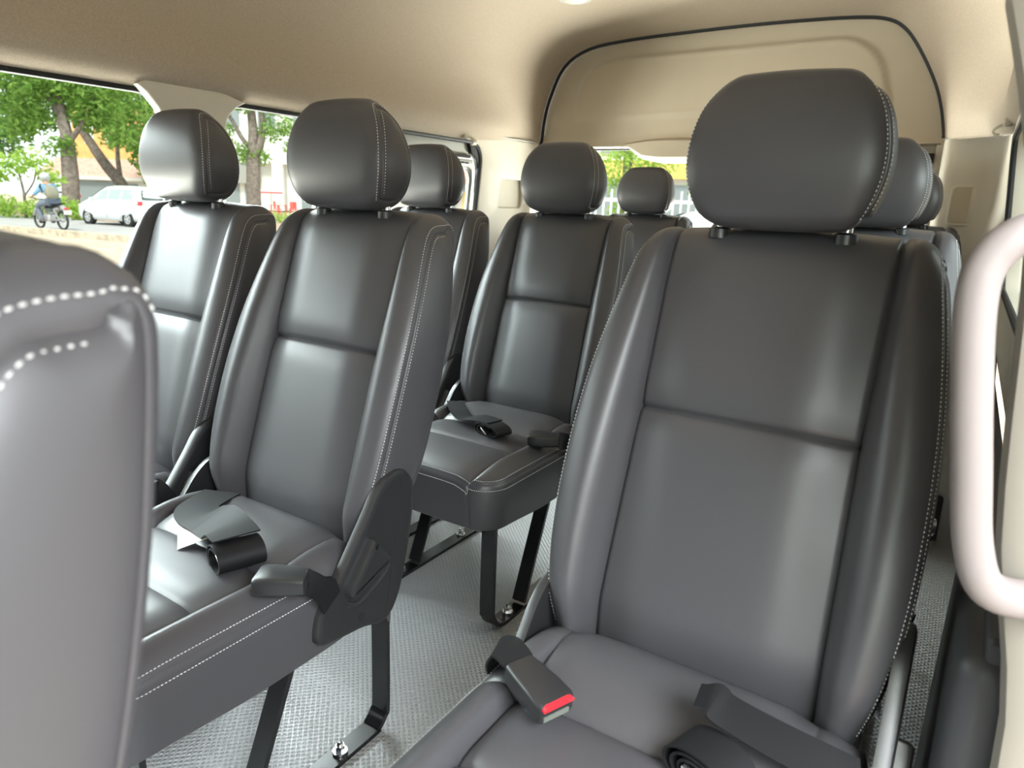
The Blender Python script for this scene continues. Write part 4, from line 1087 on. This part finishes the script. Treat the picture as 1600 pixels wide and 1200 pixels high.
V = [((-.22, 0, .88), (.15, .12)), ((-.20, 0, 1.05), (.15, .12)), ((-.12, 0, 1.22), (.18, .13)), ((-.04, 0, 1.36), (.15, .11)), ((.0, 0, 1.45), .06), ((.03, 0, 1.52), .075), ((.05, 0, 1.60), .09), ((.05, 0, 1.68), .06)]
E_ = [(0, 1), (1, 2), (2, 3), (3, 4), (4, 5), (5, 6), (6, 7)]
def limb(base, pts):
    k = base
    for p, r in pts: V.append((p, r)); E_.append((k, len(V)-1)); k = len(V)-1
for sg in (-1, 1):
    limb(3, [((-.03, sg*.19, 1.36), .07), ((.02, sg*.30, 1.17), .052), ((.17, sg*.345, 1.06), .042), ((.29, sg*.34, 1.0), .032)])
    limb(0, [((-.16, sg*.12, .86), .10), ((.12, sg*.20, .80), .085), ((.30, sg*.20, .68), .062), ((.16, sg*.19, .42), .05), ((.10, sg*.18, .27), .04), ((.22, sg*.19, .23), .035)])
skin_mesh('body', V, E_, M['skin'], rider)
keepJ = [i for i, v in enumerate(V) if i in (1, 2, 3) or (v[0][2] > 1.04 and abs(v[0][1]) > .15)]
def sub(idx, grow, name, mt):
    mp = {j: i for i, j in enumerate(idx)}
    vs = [(V[j][0], tuple(r+grow for r in V[j][1]) if isinstance(V[j][1], tuple) else V[j][1]+grow) for j in idx]
    skin_mesh(name, vs, [(mp[a], mp[c]) for a, c in E_ if a in mp and c in mp], mt, rider)
sub([0]+keepJ, .022, 'jacket', M['denim'])
sub([0]+[i for i, v in enumerate(V) if v[0][2] < .87 and abs(v[0][1]) > .1 and v[0][2] > .26], .016, 'trousers', M['trouser'])
for sg in (-1, 1):
    s_ = MB(); s_.ball((.20, sg*.185, .235), .07, 12, 8, (1.7, .7, .7)); s_.build('shoe', M['rubber'], rider)
    h_ = MB(); h_.ball((.30, sg*.335, .995), .034, 10, 8, (1.2, 1.1, .7))
    for k in range(4):
        y = sg*(.312+.017*k); h_.tube([(.315, y, 1.005), (.345, y, .995), (.345, y, .970), (.322, y, .960)], [.010, .009, .008, .007], 6)
    h_.tube([(.295, sg*.305, .985), (.30, sg*.298, .966), (.32, sg*.305, .956)], [.011, .009, .008], 6)
    h_.build('hand', M['skin'], rider)
b = MB(); b.ball((.055, 0, 1.63), .145, 18, 12, (1.12, .95, .95)); b.build('helmet', M['helmet'], rider)
b = MB(); b.ball((.10, 0, 1.60), .135, 18, 12, (1.05, .92, .62)); b.build('helmet_visor', M['darkglass'], rider)
b = MB(); rows = []
for z, w_, d_ in ((.96, .12, .05), (1.0, .16, .09), (1.12, .185, .12), (1.25, .175, .11), (1.34, .13, .07), (1.37, .08, .03)):
    rows.append([(-.27+(z-1.0)*.33+p[0], p[1], z) for p in rrect(d_*1.6, 2*w_, .05, 3)])
b.grid(rows, closed_v=True); k = len(rows[0]); b.f.append(tuple(range(k))); b.f.append(tuple((len(rows)-1)*k+i for i in range(k))); b.build('backpack', M['pack'], rider)
for sg in (-1, 1):
    b = MB(); b.strap(catmull([(-.26, sg*.13, 1.02), (-.08, sg*.205, 1.12), (.10, sg*.15, 1.28), (.06, sg*.13, 1.42), (-.12, sg*.11, 1.40)], False, 5), (0, 1, 0), .05, .012); b.build('backpack_strap', M['pack'], rider)

# ---- buildings
def bldg(name, loc, rz, label): return empty(name, loc, label, 'building', None, rz)
def boxp(parent, name, c, sz, mt, bevel=0):
    b = MB(); b.box(c, sz); return b.build(name, mt, parent, smooth=bool(bevel), bevel=bevel)
w = bldg('shop_building', (-52, 41.5, GZ), math.atan2(3.85, 5.97), 'white two-storey shop building behind the twin-limbed street tree')
boxp(w, 'wall', (0, 3, 6), (12, 5, 12), M['white']); boxp(w, 'balcony', (1.6, .2, 4.6), (7.5, .8, 1.4), M['white']); boxp(w, 'column', (1.0, 0, 2), (.9, .6, 4), M['white']); boxp(w, 'column', (4.9, 0, 2), (.9, .6, 4), M['white'])
boxp(w, 'grey_panel', (-2.4, .2, 3.2), (3.4, .5, 2.0), M['alu']); 
for x, wd in ((-3.2, 1.2), (-1.5, 1.2), (3.6, 1.6)): boxp(w, 'shop_window', (x, .45, 1.2), (wd, .1, 2.2), M['greyglass'])
for x in (-3, 0, 3): boxp(w, 'upper_window', (x, .47, 7.6), (1.4, .1, 1.5), M['greyglass'])
h_ = bldg('tiled_house', (-51.5, 27.4, GZ), math.atan2(.9, 1.5), 'low house with a red-tiled roof behind the white hatchback car')
boxp(h_, 'wall', (0, 2, 1.1), (9, 4, 2.2), M['white'])
b = MB(); b.grid([[(-5, -.3, 2.0), (5, -.3, 2.0)], [(-4.6, 2.0, 3.4), (4.6, 2.0, 3.4)], [(-5, 4.3, 2.0), (5, 4.3, 2.0)]]); b.build('roof', M['tile'], h_)
boxp(h_, 'eaves', (0, -.3, 2.0), (10, .12, .22), M['white']); boxp(h_, 'garage_opening', (-.6, -.02, .9), (2.4, .1, 1.8), M['greyglass']); boxp(h_, 'window', (1.8, -.02, 1.2), (1.0, .1, 1.0), M['greyglass'])
r_ = bldg('orange_house', (-66, 37, GZ), math.atan2(.9, 1.5), 'tall orange-walled house glimpsed between the tree crowns')
boxp(r_, 'wall', (0, 2.5, 4.5), (9, 5, 9), M['ochre'])
for x in (-3, -1, 1, 3): boxp(r_, 'window', (x, -.02, 6), (.9, .1, 1.6), M['white'])
sh = bldg('awning_shop', (-18.4, 25.2, GZ), math.atan2(.45, .95), 'shop with an orange fascia and white lettering seen past the window headrest')
boxp(sh, 'wall', (0, 2.3, 1.6), (7, 4, 3.2), M['white']); fa = boxp(sh, 'fascia', (0, 0, 2.36), (7, .25, .62), M['orange'])
boxp(sh, 'awning_edge', (0, -.04, 2.0), (7, .5, .10), M['white'])
b = MB(); b.grid([[(-3.6, -.2, 2.7), (3.6, -.2, 2.7)], [(-3.4, 2.2, 3.4), (3.4, 2.2, 3.4)]]); b.build('roof', M['tile'], sh)
b = MB()
for i in range(7):
    x = -.36+.145*i
    b.box((x-.04, -.135, 2.38), (.025, .02, .16)); b.box((x+.01, -.135, 2.45), (.09, .02, .025)); b.box((x+.01, -.135, 2.31), (.09, .02, .025))
    if i % 2: b.box((x+.01, -.135, 2.38), (.08, .02, .022))
b.build('fascia_lettering', M['white'], fa, smooth=False)
boxp(sh, 'poster', (-.15, .2, 1.25), (.45, .06, 1.0), M['yellow']); 
for i in range(5): boxp(sh, 'curtain', (.28+.17*i, .22, 1.0), (.15, .08, 1.9), M['curtain'])
boxp(sh, 'dark_opening', (-1.6, .2, .9), (1.8, .06, 1.8), M['greyglass'])
ye = bldg('yellow_shop', (-9.5, 21.8, GZ), .12, 'shop with a yellow fascia seen through the rear window')
boxp(ye, 'wall', (0, 2, 2.2), (9, 4, 4.4), M['white']); boxp(ye, 'fascia', (0, -.1, 2.55), (9, .3, .55), M['yellow']); 
for i in range(6): boxp(ye, 'window', (-3.2+1.25*i, -.03, 3.4), (.8, .08, .7), M['greyglass'])
boxp(ye, 'shop_front', (0, -.03, 1.1), (7, .08, 2.0), M['greyglass'])
fe = empty('white_fence', (-5.2, 13.5, GZ), 'white upright-bar fence beyond the car behind the van', 'fence', None, .35)
b = MB()
for i in range(46): b.box((-3.4+.15*i, 0, .85), (.035, .02, 1.7))
b.build('fence_bars', M['fencew'], fe, smooth=False)
for z in (.25, 1.5): boxp(fe, 'fence_rail', (0, .02, z), (7, .04, .06), M['fencew'])
tree('roadside_tree', (-7.2, 16.2, GZ), [([(-7.2, 16.2, GZ-.1), (-7.2, 16.25, 1.2), (-7.3, 16.3, 3.2)], .14, .10)], [((-7.0, 16.0, 2.3), .6), ((-6.7, 16.2, 1.5), .5), ((-7.1, 15.9, 3.2), .8), ((-7.5, 16.0, 1.5), .4), ((-6.6, 16.6, 2.0), .5), ((-6.4, 16.2, 2.6), .4), ((-7.3, 16.1, .8), .4), ((-7.15, 15.6, 2.0), .65), ((-6.3, 16.4, 2.9), .5), ((-6.9, 16.2, 1.0), .45)], 'small tree behind the fence in the rear window', M['leaf_lime'], leaf=.07, dens=900)
tree('roadside_tree', (-5.3, 17.5, GZ), [([(-5.3, 17.5, GZ-.1), (-5.3, 17.5, 1.5), (-5.4, 17.6, 3.4)], .12, .08)], [((-5.6, 17.4, 1.5), .5), ((-5.0, 17.6, 1.4), .55), ((-5.5, 17.6, 3.4), .7), ((-4.6, 17.8, 2.9), .6)], 'thin tree beside the yellow shop front', M['leaf'], leaf=.07, dens=800)

# ---- umbrella and red furniture in front of the white shop
um = empty('market_umbrella', (-42.5, 34.2, GZ), 'pale umbrella with a red edge in front of the white shop', 'umbrella')
b = MB(); R = [[(r*math.cos(a), r*math.sin(a), z) for a in [2*PI*i/16 for i in range(16)]] for r, z in ((.02, 2.0), (.35, 1.88), (.62, 1.70), (.80, 1.52))]; b.grid(R, closed_v=True); b.build('canopy', M['umb'], um)
b = MB(); R = [[(r*math.cos(a), r*math.sin(a), z) for a in [2*PI*i/16 for i in range(16)]] for r, z in ((.805, 1.53), (.81, 1.42))]; b.grid(R, closed_v=True); b.build('valance', M['umbred'], um)
b = MB(); b.tube([(0, 0, 0), (0, 0, 2.0)], .025, 8); b.build('pole', M['alu'], um)
def chair(loc, rz, label):
    c = empty('plastic_chair', loc, label, 'chair', 'red plastic chairs under the umbrella', rz)
    boxp(c, 'seat', (0, 0, .42), (.42, .42, .04), M['redplastic']); boxp(c, 'backrest', (0, .2, .68), (.40, .04, .46), M['redplastic'])
    for sx in (-1, 1):
        for sy in (-1, 1): boxp(c, 'leg', (sx*.18, sy*.18, .2), (.05, .05, .4), M['redplastic'])
chair((-40.0, 34.0, GZ), .6, 'red plastic chair nearest the red table'); chair((-39.4, 33.6, GZ), 2.0, 'red plastic chair right of the red table'); chair((-41.5, 33.9, GZ), 2.8, 'red plastic chair under the pale umbrella')
ta = empty('plastic_table', (-40.3, 33.0, GZ), 'low red plastic table before the white shop', 'table')
boxp(ta, 'tabletop', (0, 0, .66), (.8, .8, .04), M['redplastic'])
for sx in (-1, 1):
    for sy in (-1, 1): boxp(ta, 'leg', (sx*.34, sy*.34, .32), (.06, .06, .64), M['redplastic'])
